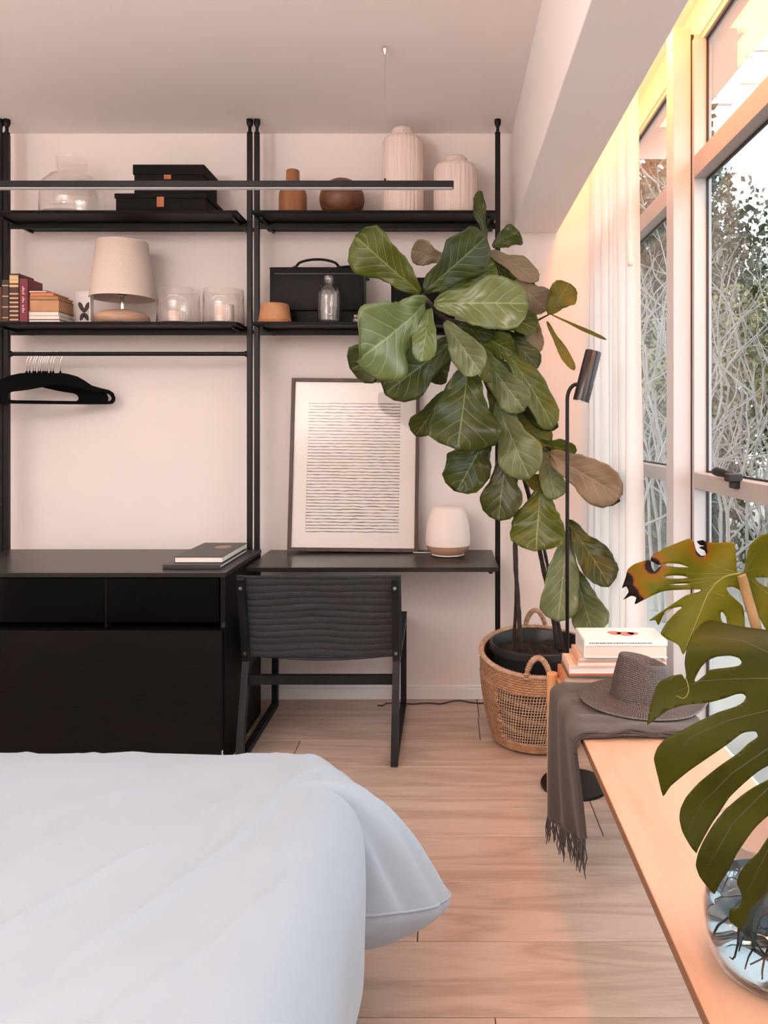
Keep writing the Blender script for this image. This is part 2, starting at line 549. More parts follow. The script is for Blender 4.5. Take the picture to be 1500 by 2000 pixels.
MB().lathe([(0, 1.86), (.008, 1.862), (.010, 1.875), (.007, 1.90), (.008, 1.95), (0, 1.955)], (0.650, 2.702), 12).build('cord_weight', m_white, cu, smooth=True)

# blind chain by the header
ch = MB()
for k in range(26):
    z = 2.70 - k * .0068
    ch.lathe([(0, z - .004), (.0042, z), (0, z + .004)], (0.802, 2.16 + .003 * math.sin(k * .9)), 8)
setp(ch.build('blind_chain', M('dark_bead_chain', (.10, .06, .04), .4), smooth=True, loc=(0.802, 2.16, 2.6)), 'short dark bead chain hanging from the wall strip above the window', 'chain')

# ------------------------------------------------------------------ shelving frame
YP = 3.505
def X(px, Y=YP): return wx(px, Y)
PX = {'a': X(1.5), 'b': X(13.5), 'c': X(488), 'd': X(502), 'e': X(972)}
pole_lab = {
    'a': 'black floor-to-ceiling shelf pole at the left picture edge, outer one of its pair',
    'b': 'black floor-to-ceiling shelf pole left of the clothes rail, inner one of its pair',
    'c': 'black shelf pole of the middle pair, on the clothes rail side',
    'd': 'black shelf pole of the middle pair, on the desk side',
    'e': 'single black shelf pole at the right end of the desk behind the fig'}
for k, x in PX.items():
    t = thing('shelf_pole', (x, YP, 0), pole_lab[k], 'pole', 'black tension poles of the shelving')
    MB().box((x - .0115, YP - .0115, .10), (x + .0115, YP + .0115, 2.632), .002).build('tube', m_black_metal, t)
    MB().lathe([(0, 2.63), (.0075, 2.63), (.0075, 2.675), (0, 2.675)], (x, YP), 12).build('rod', m_black_metal, t)
    MB().lathe([(0, 2.632), (.013, 2.632), (.013, 2.640), (.010, 2.644), (0, 2.644)], (x, YP), 14).build('collar', m_black_metal, t)
    MB().lathe([(0, 2.668), (.010, 2.668), (.0150, 2.682), (.0150, 2.70), (0, 2.70)], (x, YP), 16).build('ceiling_cap', m_black_metal, t)
    MB().lathe([(0, .0), (.018, .0), (.018, .008), (.006, .014), (.006, .10), (0, .10)], (x, YP), 14).build('levelling_foot', m_chrome, t)

def shelf(x0, x1, zb, label, rx0, rx1):
    t = thing('wall_shelf', ((x0 + x1) / 2, 3.5, zb), label, 'shelf', 'black shelves between the poles')
    MB().box((x0, 3.34, zb), (x1, 3.658, zb + .013), .0015).build('board', m_black_wood, t)
    MB().box((rx0, YP - .006, zb - .026), (rx1, YP + .006, zb - .0005), .0015).build('support_rail', m_black_metal, t)
    for xx in (x0 + .03, x1 - .03):
        MB().box((xx - .006, 3.39, zb - .012), (xx + .006, 3.64, zb - .0003), .001).build('bracket', m_black_metal, t)
    return t
Z1, Z2 = 2.227, 1.742
shelf(X(19.5), PX['c'] - .014, Z1, 'upper black shelf on the left holding a glass vase and two storage boxes', PX['b'] + .0118, PX['c'] - .0118)
shelf(PX['d'] + .0165, .222, Z1, 'upper black shelf on the right holding wooden vases and white ribbed vases', PX['d'] + .0118, PX['e'] - .0118)
shelf(X(19.5), PX['c'] - .014, Z2, 'lower black shelf on the left holding books, a lamp and candle glasses', PX['b'] + .0118, PX['c'] - .0118)
shelf(PX['d'] + .0165, .222, Z2, 'lower black shelf on the right holding the black satchel, half hidden by the fig', PX['d'] + .0118, PX['e'] - .0118)
ZS1, ZS2 = Z1 + .013, Z2 + .013

# clothes rail and hangers
ZR = 1.631
t = thing('clothes_rail', ((PX['b'] + PX['c']) / 2, YP, ZR), 'round black clothes rail below the lower left shelf', 'rail')
MB().tube([(PX['b'] + .0118, YP, ZR), (PX['c'] - .0118, YP, ZR)], .0095, 14).build('rod', m_black_metal, t, smooth=True, angle=40)
for xx in (PX['b'] + .0118, PX['c'] - .0198):
    MB().tube([(xx, YP, ZR), (xx + .008, YP, ZR)], .014, 14).build('flange', m_black_metal, t)

m_velvet = M('black_velvet', (0.004, 0.004, 0.004), 0.95, spec=0.1)
m_wire = M('polished_steel_wire', (0.80, 0.74, 0.70), 0.2, metal=1.0)
def hanger_mesh():
    hx = [(0, -.085), (.03, -.089), (.07, -.100), (.10, -.118), (.13, -.140), (.17, -.152), (.205, -.160), (.222, -.172), (.231, -.195), (.229, -.212), (.218, -.224), (.19, -.227), (.10, -.227), (0, -.227)]
    hi = [(0, -.135), (.03, -.142), (.07, -.152), (.10, -.159), (.13, -.166), (.16, -.171), (.190, -.175), (.206, -.182), (.214, -.195), (.213, -.204), (.205, -.211), (.18, -.213), (.10, -.213), (0, -.213)]
    out = hx + [(-x, z) for x, z in reversed(hx[1:-1])]
    inn = hi + [(-x, z) for x, z in reversed(hi[1:-1])]
    n = len(out); th = .0022
    vs = []
    for yy in (-th, th):
        vs += [(x, yy, z) for x, z in out]
        vs += [(x, yy, z) for x, z in inn]
    fs = []
    for i in range(n):
        j = (i + 1) % n
        fs += [(i, j, n + j, n + i), (2 * n + j, 2 * n + i, 3 * n + i, 3 * n + j), (i, 2 * n + i, 2 * n + j, j), (n + j, 3 * n + j, 3 * n + i, n + i)]
    return vs, fs
hv, hf = hanger_mesh()
hx_px = [52, 58, 65, 69, 75, 79, 84, 88, 92, 99, 104, 118]
hlab = ['leftmost black velvet hanger of the bunch on the clothes rail', 'second black velvet hanger from the left on the clothes rail',
        'third black velvet hanger from the left on the clothes rail', 'fourth black velvet hanger from the left on the clothes rail',
        'fifth black velvet hanger from the left on the clothes rail', 'sixth black velvet hanger from the left on the clothes rail',
        'sixth black velvet hanger from the right on the clothes rail', 'fifth black velvet hanger from the right on the clothes rail',
        'fourth black velvet hanger from the right on the clothes rail', 'third black velvet hanger from the right on the clothes rail',
        'second black velvet hanger from the right on the clothes rail', 'rightmost black velvet hanger with its open end loop showing']
h0 = None
for i, p in enumerate(hx_px):
    if h0 is None:
        h0 = thing('coat_hanger', (0, 0, 0), hlab[0], 'hanger', 'black velvet hangers on the clothes rail')
        MB().add(hv, hf).build('body', m_velvet, h0)
        arc = [(-.0125 * math.cos(a) , 0, .0 + .0125 * math.sin(a)) for a in [R(-35), R(0), R(40), R(80), R(120), R(160), R(190), R(215)]]
        arc = [(x, 0, z) for x, _, z in arc] + [(.004, 0, -.022), (0, 0, -.032), (0, 0, -.087)]
        MB().tube(arc, .0015, 6).build('hook', m_wire, h0, smooth=True)
        MB().lathe([(0, -.090), (.005, -.090), (.004, -.078), (0, -.076)], (0, 0), 8).build('neck', m_velvet, h0)
        ho = h0
    else:
        ho = copy_tree(h0); ho['label'] = hlab[i]
    ho.location = (X(p), YP, ZR - .001)
    ho.rotation_euler = (0, 0, R(24))

# pendant bar light
YL = 2.84
zl0, zl1 = 2.176, 2.203
t = thing('linear_pendant', (-1.1, YL, zl0), 'long thin black linear pendant lamp hung across the front of the upper shelves', 'lamp')
MB().box((-2.6, YL - .014, zl0 + .003), (wx(886, YL), YL + .014, zl1), .0015).build('housing', m_black_metal, t)
MB().box((-2.6, YL - .011, zl0 - .001), (wx(884, YL), YL + .011, zl0 + .003)).build('diffuser', M('opal_diffuser', (.38, .36, .35), .5, emit=((1, .93, .88), .05)), t)
for cx in (wx(752, YL), -2.35):
    MB().tube([(cx, YL, zl1), (cx, YL, 2.675)], .0009, 6).build('suspension_wire', m_chrome, t)
    MB().lathe([(0, 2.672), (.004, 2.672), (.010, 2.692), (.010, 2.70), (0, 2.70)], (cx, YL), 14).build('ceiling_mount', m_chrome, t)
    MB().lathe([(0, zl1 - .001), (.005, zl1 - .001), (.003, zl1 + .012), (0, zl1 + .012)], (cx, YL), 10).build('wire_grip', m_black_metal, t)

# ------------------------------------------------------------------ things on the upper shelves
def shell(prof_out, th):
    """closed thin vessel profile from an outer one (bottom to rim)"""
    inn = [(max(r - th, 0.0), z + (th if i == 0 or r < 1e-6 else 0)) for i, (r, z) in enumerate(prof_out)]
    inn = [(r, z) for r, z in inn if z > prof_out[0][1]]
    return prof_out + list(reversed(inn))
x = wx(141, 3.49)
setp(MB().lathe([(0, ZS1), (.13, ZS1), (.138, ZS1 + .012), (.139, ZS1 + .12), (.130, ZS1 + .155), (.105, ZS1 + .185), (.075, ZS1 + .198), (.068, ZS1 + .205), (.066, ZS1 + .268), (.068, ZS1 + .275),
                 (.064, ZS1 + .275), (.0625, ZS1 + .206), (.102, ZS1 + .181), (.126, ZS1 + .153), (.135, ZS1 + .12), (.134, ZS1 + .015), (0, ZS1 + .008)], (x, 3.49), 56).build(
    'glass_vase', m_glass, smooth=True, loc=(x, 3.49, ZS1), angle=50), 'wide clear glass vase with a short neck on the upper left shelf', 'vase')

m_boxblk = M('black_paper_box', (0.007, 0.006, 0.006), 0.7, spec=.15)
m_leather = M('tan_leather', (0.42, 0.13, 0.045), 0.5, var=.2, vscale=40)
def storage_box(x0, x1, y0, y1, z0, z1, lid, label, pz, px):
    t = thing('storage_box', ((x0 + x1) / 2, (y0 + y1) / 2, z0), label, 'box', 'black lidded boxes on the upper shelf')
    MB().box((x0 + .005, y0 + .005, z0), (x1 - .005, y1 - .005, z1 - .01), .0015).build('body', m_boxblk, t)
    MB().box((x0, y0, z1 - lid), (x1, y1, z1), .002).build('lid', m_boxblk, t)
    MB().box((px - .016, y0 - .003, pz[0]), (px + .016, y0, pz[1]), .001).build('pull_tab', m_leather, t)
storage_box(wx(223, 3.37), wx(404, 3.37), 3.37, 3.62, ZS1, ZS1 + .083, .022, 'wider black lidded storage box underneath with a tan leather pull', (wz(404, 3.367), wz(384, 3.367)), wx(313, 3.367))
storage_box(wx(259, 3.39), wx(399, 3.39), 3.39, 3.60, ZS1 + .0835, wz(321, 3.39), .045, 'smaller black lidded storage box stacked on top with a tan leather pull', (wz(350, 3.387), wz(341, 3.387)), wx(327, 3.387))

m_walnut = wood('turned_walnut', (0.07, 0.024, 0.010), (0.15, 0.055, 0.024), 'X', 6, 0.45, rings=14)
m_cherry = wood('turned_cherry', (0.24, 0.09, 0.035), (0.36, 0.15, 0.065), 'Z', 9, 0.5, rings=5)
x = wx(572, 3.48)
setp(MB().lathe([(0, ZS1), (.060, ZS1), (.063, ZS1 + .003), (.063, ZS1 + .105), (.058, ZS1 + .125), (.036, ZS1 + .138), (.032, ZS1 + .145), (.030, ZS1 + .215), (.027, ZS1 + .22), (.018, ZS1 + .22), (.018, ZS1 + .16), (0, ZS1 + .16)], (x, 3.48), 40).build(
    'wooden_bottle_vase', m_cherry, smooth=True, loc=(x, 3.48, ZS1), angle=40), 'reddish turned wooden bottle vase with a straight neck on the upper right shelf', 'vase')
x = wx(668, 3.48); rr = .102
prof = [(0, ZS1)] + [(rr * math.sin(a), ZS1 + .086 - rr * .95 * math.cos(a)) for a in [R(q) for q in range(32, 176, 8)]] + [(0, ZS1 + .086 + rr * .95)]
setp(MB().lathe(prof, (x, 3.48), 48).build('wooden_sphere', m_walnut, smooth=True, loc=(x, 3.48, ZS1)), 'dark walnut wooden ball vase with rounded top on the upper right shelf', 'ornament')

m_ceramic = M('scratched_white_ceramic', (0.80, 0.66, 0.60), 0.7, var=.10, vscale=22, stretch=(6, 6, .25), bump=.4, bscale=14, bstretch=(9, 9, .3))
def ribbed_vase(px, r, h, neck, nh, label):
    x = wx(px, 3.5); z = ZS1
    prof = [(0, z), (r * .96, z), (r, z + .01), (r * 1.0, z + h * .5), (r * .985, z + h - nh - .030), (r * .88, z + h - nh - .008), (neck + .008, z + h - nh), (neck, z + h - nh + .008), (neck, z + h - .008), (neck - .008, z + h), (neck - .014, z + h), (neck - .014, z + h - nh), (0, z + h - nh)]
    mb = MB().lathe(prof, (x, 3.5), 120)
    n = 120
    for v in mb.v:          # scored vertical ribs
        dx, dy = v.x - x, v.y - 3.5
        rr_ = math.hypot(dx, dy)
        if rr_ > neck + .01 and v.z > z + .005:
            a = math.atan2(dy, dx)
            k = 1 + .012 * math.sin(a * 30) + .006 * math.sin(a * 17 + 1)
            v.x = x + dx * k; v.y = 3.5 + dy * k
    setp(mb.build('ribbed_vase', m_ceramic, smooth=True, loc=(x, 3.5, z), angle=60), label, 'vase')
ribbed_vase(787, .095, wz(253, 3.5) - ZS1, .051, .038, 'taller pale ribbed ceramic vase on the upper right shelf')
ribbed_vase(890, .100, wz(308, 3.5) - ZS1, .053, .032, 'shorter pale ribbed ceramic vase near the right end pole')

# ------------------------------------------------------------------ lower left shelf
m_page = M('book_pages', (0.78, 0.66, 0.56), 0.85, var=.08, vscale=30, stretch=(.1, .1, 40))
def cover(name, col, rough=.5): return M(name, col, rough)
def upright_book(name, x0, x1, y0, y1, z0, z1, mat, label, bands=None, text=None):
    t = thing(name, ((x0 + x1) / 2, (y0 + y1) / 2, z0), label, 'book', 'upright books on the lower left shelf')
    MB().box((x0 + .003, y0 + .004, z0 + .003), (x1 - .003, y1 - .004, z1 - .004)).build('pages', m_page, t)
    c = MB().box((x0, y0, z0), (x0 + .0028, y1, z1)).box((x1 - .0028, y0, z0), (x1, y1, z1)).box((x0, y0, z0), (x1, y0 + .0035, z1), .001)
    c.build('cover', mat, t)
    if bands:
        g = MB()
        for k, (zz, hh) in enumerate(bands):
            zc = z0 + (z1 - z0) * zz
            g.box((x0 + .002, y0 - .0012, zc), (x1 - .002, y0 + .0005, zc + hh))
        g.build('gilt_bands', M('gilt', (.62, .42, .22), .4, metal=.4), t)
    if text:
        g = MB()
        for k in range(16):
            zc = z0 + (z1 - z0) * (.22 + .038 * k)
            if k in (5, 10): continue
            xm = (x0 + x1) / 2 - .006
            g.box((xm, y0 - .001, zc), (xm + .006 + .005 * ((k * 7) % 3) / 2, y0 + .0005, zc + .0045))
        g.build('spine_lettering', M('spine_foil', (.72, .45, .45), .4), t)
upright_book('hardback_book', -2.052 + .075, -1.977 + .027, 3.36, 3.485, ZS2, wz(560, 3.36), cover('pink_cloth', (.75, .35, .27)), 'pink spined hardback cut off by the left picture edge')
upright_book('hardback_book', wx(3, 3.36), wx(17, 3.36), 3.362, 3.488, ZS2, wz(546, 3.36), cover('brown_leather', (.055, .028, .02)), 'dark brown leather book right beside the left pole', bands=[(.1, .004), (.35, .004), (.6, .004), (.85, .004)])
gb = [(.04 + .088 * k, .006) for k in range(7)] + [(.72, .010), (.80, .016), (.87, .012), (.93, .006)]
upright_book('hardback_book', wx(18, 3.36), wx(37, 3.36), 3.36, 3.482, ZS2, wz(534, 3.36), cover('dark_red_leather', (.06, .018, .018)), 'tall dark book with dense gilt decoration on the spine', bands=gb)
upright_book('hardback_book', wx(37.8, 3.36), wx(55.5, 3.36), 3.358, 3.478, ZS2, wz(544, 3.36), cover('maroon_cloth', (.18, .018, .035)), 'maroon cloth book with pale lettering down its spine', text=True)

def flat_book(x0, x1, y0, y1, z0, th, mat, label, pages=None, group='flat books stacked on the lower left shelf', spine='left', name='hardback_book', ct=.0022):
    t = thing(name, ((x0 + x1) / 2, (y0 + y1) / 2, z0), label, 'book', group)
    e = .003
    MB().box((x0 + (.001 if spine == 'left' else e), y0 + e, z0 + ct), (x1 - e, y1 - e, z0 + th - ct)).build('pages', pages or m_page, t)
    c = MB().box((x0, y0, z0), (x1, y1, z0 + ct), .0006).box((x0, y0, z0 + th - ct), (x1, y1, z0 + th), .0006)
    if spine == 'left': c.box((x0 - .001, y0, z0), (x0 + .003, y1, z0 + th), .001)
    if spine == 'front': c.box((x0, y0 - .001, z0), (x1, y0 + .003, z0 + th), .001)
    c.build('cover', mat, t)
    return t
m_page_w = M('white_pages', (0.82, 0.74, 0.68), 0.8, var=.06, vscale=30, stretch=(.1, .1, 40))
z = ZS2
xl, xr = wx(52, 3.36), wx(115, 3.36)
spec = [(.013, -.002, .004, cover('black_board', (.02, .02, .02)), m_page_w, 'lowest flat book of the left shelf stack, pale pages in black covers'),
        (.017, 0, .002, cover('cream_board', (.72, .58, .48)), m_page_w, 'second book from the bottom of the left shelf stack, cream pages'),
        (.017, .001, -.002, cover('beige_board', (.62, .45, .35)), m_page_w, 'third book from the bottom of the left shelf stack, cream pages'),
        (.052, .008, .0, cover('brown_wrap', (.22, .10, .06)), M('tan_pages', (.50, .27, .14), .8, var=.1, vscale=25), 'thick tan-brown book in the middle of the left shelf stack'),
        (.016, .008, -.004, cover('ochre_wrap', (.34, .17, .09)), M('ochre_pages', (.45, .24, .12), .8), 'thin brown book on the thick tan one of the left shelf stack'),
        (.013, .010, -.024, cover('orange_wrap', (.62, .20, .08)), M('orange_pages', (.70, .24, .10), .8), 'short orange booklet near the top of the left shelf stack'),
        (.010, .006, -.055, cover('maroon_wrap', (.10, .02, .03)), m_page_w, 'maroon thin book lying topmost on the left shelf stack')]
for th, dl, dr, mt, pg, lb in spec:
    flat_book(xl + dl, xr + dr, 3.362, 3.50, z, th, mt, lb, pages=pg, spine=None); z += th + .0003

# little clear picture block with a butterfly
xa, xb = wx(146, 3.42), wx(174, 3.42)
t = thing('butterfly_block', ((xa + xb) / 2, 3.43, ZS2), 'small clear display block with a dark butterfly between the books and the lamp', 'ornament')
zt = wz(567, 3.42)
MB().box((xa, 3.425, ZS2), (xb, 3.455, zt), .001).build('block', m_glass, t)
MB().box((xb, 3.422, ZS2), (xb + .004, 3.457, zt - .012), .001).build('white_edge', m_white, t)
bf = MB(); xm = (xa + xb) / 2 + .008; zm = ZS2 + .055
def wing(cx, cz, ax, az, rot):
    pts = []
    for k in range(14):
        a = 2 * PI * k / 14
        u, v = ax * math.cos(a), az * math.sin(a) * (1 + .3 * math.cos(a))
        pts.append((cx + u * math.cos(rot) - v * math.sin(rot), cz + u * math.sin(rot) + v * math.cos(rot)))
    bf.prism(pts, -.0008, .0008, Matrix.Translation((0, 3.424, 0)) @ Matrix.Rotation(R(90), 4, 'X'))
for sgn in (-1, 1):
    wing(xm + sgn * .012, zm + .020, .026, .009, R(90 + -sgn * 25))
    wing(xm + sgn * .010, zm - .022, .018, .009, R(90 + sgn * 25))
bf.box((xm - .0015, 3.4235, zm - .022), (xm + .0015, 3.4245, zm + .018))
bf.build('butterfly', M('butterfly_brown', (.035, .018, .012), .7), t)

# table lamp
x, y = wx(239, 3.49), 3.49
t = thing('table_lamp', (x, y, ZS2), 'small table lamp with a cream linen drum shade and pebble-shaped base', 'lamp')
m_linen = M('cream_linen', (0.72, 0.60, 0.52), .85, var=.06, vscale=240, bump=.3, bscale=260)
z0, z1 = wz(580, y) - .008, wz(474, y)
sh = MB().lathe([(.139, z0), (.141, z0), (.111, z1), (.109, z1), (.139, z0)], (x, y), 56)
sh.build('shade', m_linen, t, smooth=True, angle=40)
m_stone = M('travertine_wood', (0.42, 0.24, 0.15), .6, col2=(.58, .40, .29), vscale=9, stretch=(1, 1, 5), bump=.2, bscale=30)
prof = [(0, ZS2), (.085, ZS2), (.110, ZS2 + .010), (.121, ZS2 + .027), (.116, ZS2 + .046), (.095, ZS2 + .060), (.06, ZS2 + .069), (.02, ZS2 + .072), (0, ZS2 + .072)]
MB().lathe(prof, (x, y), 48).build('base', m_stone, t, smooth=True)
MB().lathe([(0, ZS2 + .07), (.017, ZS2 + .07), (.011, ZS2 + .078), (.010, ZS2 + .135), (.019, ZS2 + .137), (.019, ZS2 + .16), (0, ZS2 + .16)], (x, y), 20).build('neck', m_chrome, t, smooth=True, angle=35)
MB().lathe([(0, ZS2 + .16), (.012, ZS2 + .165), (.028, ZS2 + .20), (.03, ZS2 + .22), (.018, ZS2 + .248), (0, ZS2 + .254)], (x, y), 20).build('bulb', m_white, t, smooth=True)
ring = MB()
for k in range(3):
    a = k * 2 * PI / 3
    ring.tube([(x, y, z0 + .10), (x + .125 * math.cos(a), y + .125 * math.sin(a), z0 + .075)], .0015, 6)
ring.build('shade_carrier', m_chrome, t)

def candle_glass(px, r, ztop, cpx, cr, ch_, label, clabel):
    x, y = wx(px, 3.49), 3.49
    z = ZS2
    setp(MB().lathe([(0, z), (r - .004, z), (r, z + .004), (r, ztop - .002), (r - .0015, ztop), (r - .003, ztop - .002), (r - .003, z + .012), (0, z + .010)], (x, y), 52).build(
        'glass_cylinder', m_glass, smooth=True, loc=(x, y, z), angle=45), label, 'candle holder', 'glass cylinders on the lower left shelf')
    cx = wx(cpx, 3.49)
    c = thing('pillar_candle', (cx, 3.49, z + .012), clabel, 'candle', 'candles in the glass cylinders')
    MB().lathe([(0, z + .012), (cr, z + .012), (cr, z + .012 + ch_ - .003), (cr - .003, z + .012 + ch_), (.01, z + .010 + ch_), (0, z + .010 + ch_)], (cx, 3.49), 32).build('wax', M('candle_wax', (.80, .62, .53), .5), c, smooth=True, angle=50)
    MB().tube([(cx, 3.49, z + .01 + ch_), (cx + .001, 3.49, z + .02 + ch_)], .0009, 6).build('wick', m_gasket, c)
candle_glass(349, .0965, wz(559, 3.40), 345, .042, .055, 'left clear glass candle cylinder beside the lamp', 'short pale pillar candle inside the left glass cylinder')
candle_glass(437, .0935, wz(560, 3.40), 438, .045, .085, 'right clear glass candle cylinder next to the middle poles', 'taller pale pillar candle inside the right glass cylinder')

# ------------------------------------------------------------------ lower right shelf
m_bag = M('black_bag_leather', (0.003, 0.003, 0.0035), .5, spec=.2, bump=.15, bscale=120)
xa, xb = wx(525, 3.46), wx(708, 3.46)
t = thing('satchel', ((xa + xb) / 2, 3.53, ZS2), 'black leather satchel with a top handle on the lower right shelf', 'bag')
zt = wz(519, 3.46)
MB().box((xa, 3.50, ZS2), (xb, 3.63, zt - .01), .012, 3).build('body', m_bag, t, smooth=True, angle=50)
MB().box((xa - .002, 3.485, ZS2 + .07), (xb + .002, 3.500, zt - .004), .005, 2).box((xa - .004, 3.485, zt - .014), (xb + .004, 3.635, zt), .006, 2).build('flap', m_bag, t, smooth=True, angle=50)
MB().box((xa + .02, 3.482, zt - .035), (xb - .02, 3.4855, zt - .028), .001).build('zip', m_gasket, t)
hx0, hx1 = wx(577, 3.53), wx(663, 3.53)
pts = []
for k in range(13):
    u = k / 12
    pts.append((hx0 + (hx1 - hx0) * u, 3.53, zt + .008 + .036 * math.sin(PI * u) ** .45))
MB().tube(pts, .006, 10).build('handle', m_bag, t, smooth=True)
for q in (hx0, hx1): MB().box((q - .012, 3.52, zt - .002), (q + .012, 3.54, zt + .012), .003).build('handle_mount', m_gasket, t)
MB().tube([(xb + .004, 3.50, zt - .02), (xb + .018, 3.49, zt - .05), (xb + .022, 3.49, zt - .06)], [.005, .006, .009], 8).build('strap_clip', m_gasket, t, smooth=True)
MB().tube([(hx1, 3.525, zt + .006), (hx1 + .04, 3.50, zt + .006), (xb - .01, 3.49, zt + .003), (xb + .010, 3.49, zt - .02)], .005, 8).build('strap', m_bag, t, smooth=True)

x, y, z = wx(642, 3.40), 3.40, ZS2
setp(MB().lathe([(0, z), (.046, z), (.051, z + .006), (.051, z + .135), (.047, z + .155), (.032, z + .170), (.024, z + .178), (.023, z + .200), (.025, z + .204), (.025, z + .208), (.021, z + .208), (.020, z + .178), (.044, z + .152), (.0475, z + .135), (.0475, z + .012), (0, z + .010)], (x, y), 44).build(
    'glass_bottle', m_glass, smooth=True, loc=(x, y, z), angle=45), 'clear glass bottle standing in front of the black satchel', 'bottle')
x = wx(537, 3.405)
m_cork = M('copper_cork', (.46, .22, .10), .5, var=.15, vscale=20)
t = thing('cork_bowl', (x, 3.405, z), 'tan tapered round cork pot at the left end of the lower right shelf', 'bowl')
MB().lathe([(0, z), (.071, z), (.073, z + .004), (.062, z + .082), (.058, z + .086), (0, z + .086)], (x, 3.405), 44).build('body', m_cork, t, smooth=True, angle=40)
MB().lathe([(.0735, z + .003), (.0742, z + .008), (.0722, z + .012)], (x, 3.405), 44).build('rim', m_leather, t, smooth=True)
x = wx(695, 3.39)
t = thing('perfume_bottle', (x, 3.39, z), 'tiny glass bottle standing just right of the satchel', 'bottle')
MB().lathe([(0, z), (.014, z), (.015, z + .003), (.015, z + .02), (.008, z + .026), (0, z + .026)], (x, 3.39), 20).build('body', m_glass, t, smooth=True, angle=45)
MB().lathe([(0, z + .026), (.009, z + .026), (.009, z + .036), (0, z + .036)], (x, 3.39), 16).build('cap', m_stone, t)
xa, xb = wx(762, 3.44), wx(890, 3.44)
t = thing('magazine_box', ((xa + xb) / 2, 3.54, z), 'black storage box behind the fig leaves on the lower right shelf', 'box')
MB().box((xa + .003, 3.455, z), (xb - .003, 3.625, wz(548, 3.44)), .002).build('body', m_boxblk, t)
MB().box((xa, 3.45, wz(556, 3.44)), (xb, 3.63, wz(541, 3.44)), .002).build('lid', m_boxblk, t)

# ------------------------------------------------------------------ cabinet
CX0, CX1, CY0, CY1, CZ = -1.985, -.836, 2.915, 3.49, .742
t = thing('cabinet', ((CX0 + CX1) / 2, 3.2, 0), 'large low black wooden cabinet under the clothes rail', 'cabinet')
MB().box((CX0, CY0, CZ - .018), (CX1, CY1, CZ), .0015).build('top_panel', m_desk, t)
for xa in (CX0 + .002, CX1 - .020):
    MB().box((xa, CY0 + .006, .0), (xa + .018, CY1 - .004, CZ - .018), .001).build('side_panel', m_black_wood, t)
MB().box((CX0 + .02, CY1 - .012, .02), (CX1 - .02, CY1 - .006, CZ - .018)).build('back_panel', m_black_wood, t)
zd0 = wz(1214, 2.935)
xm = wx(207, 2.93)
for xa, xb in ((CX0 + .022, xm - .004), (xm + .004, CX1 - .026)):
    dr = MB().box((xa, 2.925, zd0), (xb, 2.945, CZ - .022), .001).build('drawer', m_black_gloss, t)
    MB().box((xb - .010, 2.945, zd0 + .004), (xb - .002, 3.40, CZ - .026)).box((xa + .002, 2.945, zd0 + .004), (xa + .010, 3.40, CZ - .026)).build('drawer_side', m_black_wood, dr)
MB().box((xm - .0035, 2.928, zd0 - .02), (xm + .0035, 3.45, CZ - .018)).build('divider', m_black_wood, t)
zl = wz(1232, 2.90)
MB().box((CX0 + .012, 2.897, .03), (CX1 - .008, 2.914, zl), .0015).build('flap_door', m_black_wood, t)
MB().box((CX0 + .02, 2.915, zl - .02), (CX1 - .02, 3.48, zl - .004)).build('middle_shelf', m_black_wood, t)
MB().box((CX0 + .02, 2.95, .02), (CX1 - .02, 3.48, .036)).build('bottom_panel', m_black_wood, t)
MB().box((CX1 - .012, 2.905, zl + .01), (CX1 + .001, 2.925, zl + .028), .001).build('hinge', m_gasket, t)
MB().box((CX1 - .010, 2.898, .05), (CX1 - .003, 2.912, .075), .001).build('latch', m_chrome, t)

t = flat_book(-1.105, -.880, 3.00, 3.40, CZ, .015, cover('black_notebook', (.02, .022, .024), .4), 'wide thin black notebook underneath on the cabinet top', pages=m_page_w, group='books on the cabinet', spine='front', ct=.004)
t = flat_book(-1.075, -.884, 3.045, 3.425, CZ + .0153, .024, cover('black_cover_book', (.025, .024, .025), .42), 'black covered hardback with a beige oval on its cover, on the notebook', pages=m_page_w, group='books on the cabinet', spine=None, ct=.0025)
MB().lathe([(0, CZ + .0393), (.034, CZ + .0393), (.034, CZ + .0398), (0, CZ + .0398)], (-.955, 3.30), 28, 1.25).build('cover_print', M('beige_print', (.42, .27, .2), .6), t)

# ------------------------------------------------------------------ desk
DZ = .713
t = thing('wall_desk', (-.31, 3.42, 0), 'black brown desk board held between the poles beside the cabinet', 'desk')
MB().box((-.832, 3.19, DZ - .019), (.2215, 3.655, DZ), .002).build('top', m_desk, t)
MB().box((PX['d'] + .0118, YP - .006, DZ - .045), (PX['e'] - .0118, YP + .006, DZ - .0195), .001).build('support_rail', m_black_metal, t)
for xx in (-.80, .19):
    MB().box((xx - .008, 3.22, DZ - .032), (xx + .008, 3.64, DZ - .0193), .001).build('bracket', m_black_metal, t)

# framed print leaning on the wall
t = thing('framed_print', (wx(688, 3.59), 3.59, DZ), 'dark wood framed print of thin wavy black lines leaning on the wall above the desk', 'picture')
lean = math.atan2(.066, .80)
FW, FH = .607, .815
MT = Matrix.Translation((wx(690, 3.60), 3.585, DZ)) @ Matrix.Rotation(R(.6), 4, 'Y') @ Matrix.Rotation(-lean, 4, 'X')
def fbox(lo, hi, bev=0): return MB().box(lo, hi, bev, 1, MT)
m_frame = wood('dark_walnut_frame', (.035, .018, .013), (.085, .045, .033), 'Z', 10, .45)
fw = .017; fd = .022
zb = .004
fr = MB()
fr.box((-FW / 2, -fd, zb), (-FW / 2 + fw, 0, FH), .001, 1, MT).box((FW / 2 - fw, -fd, zb), (FW / 2, 0, FH), .001, 1, MT)
fr.box((-FW / 2 + fw, -fd, zb), (FW / 2 - fw, 0, fw + zb), .001, 1, MT).box((-FW / 2 + fw, -fd, FH - fw), (FW / 2 - fw, 0, FH), .001, 1, MT)
fr.build('frame', m_frame, t)
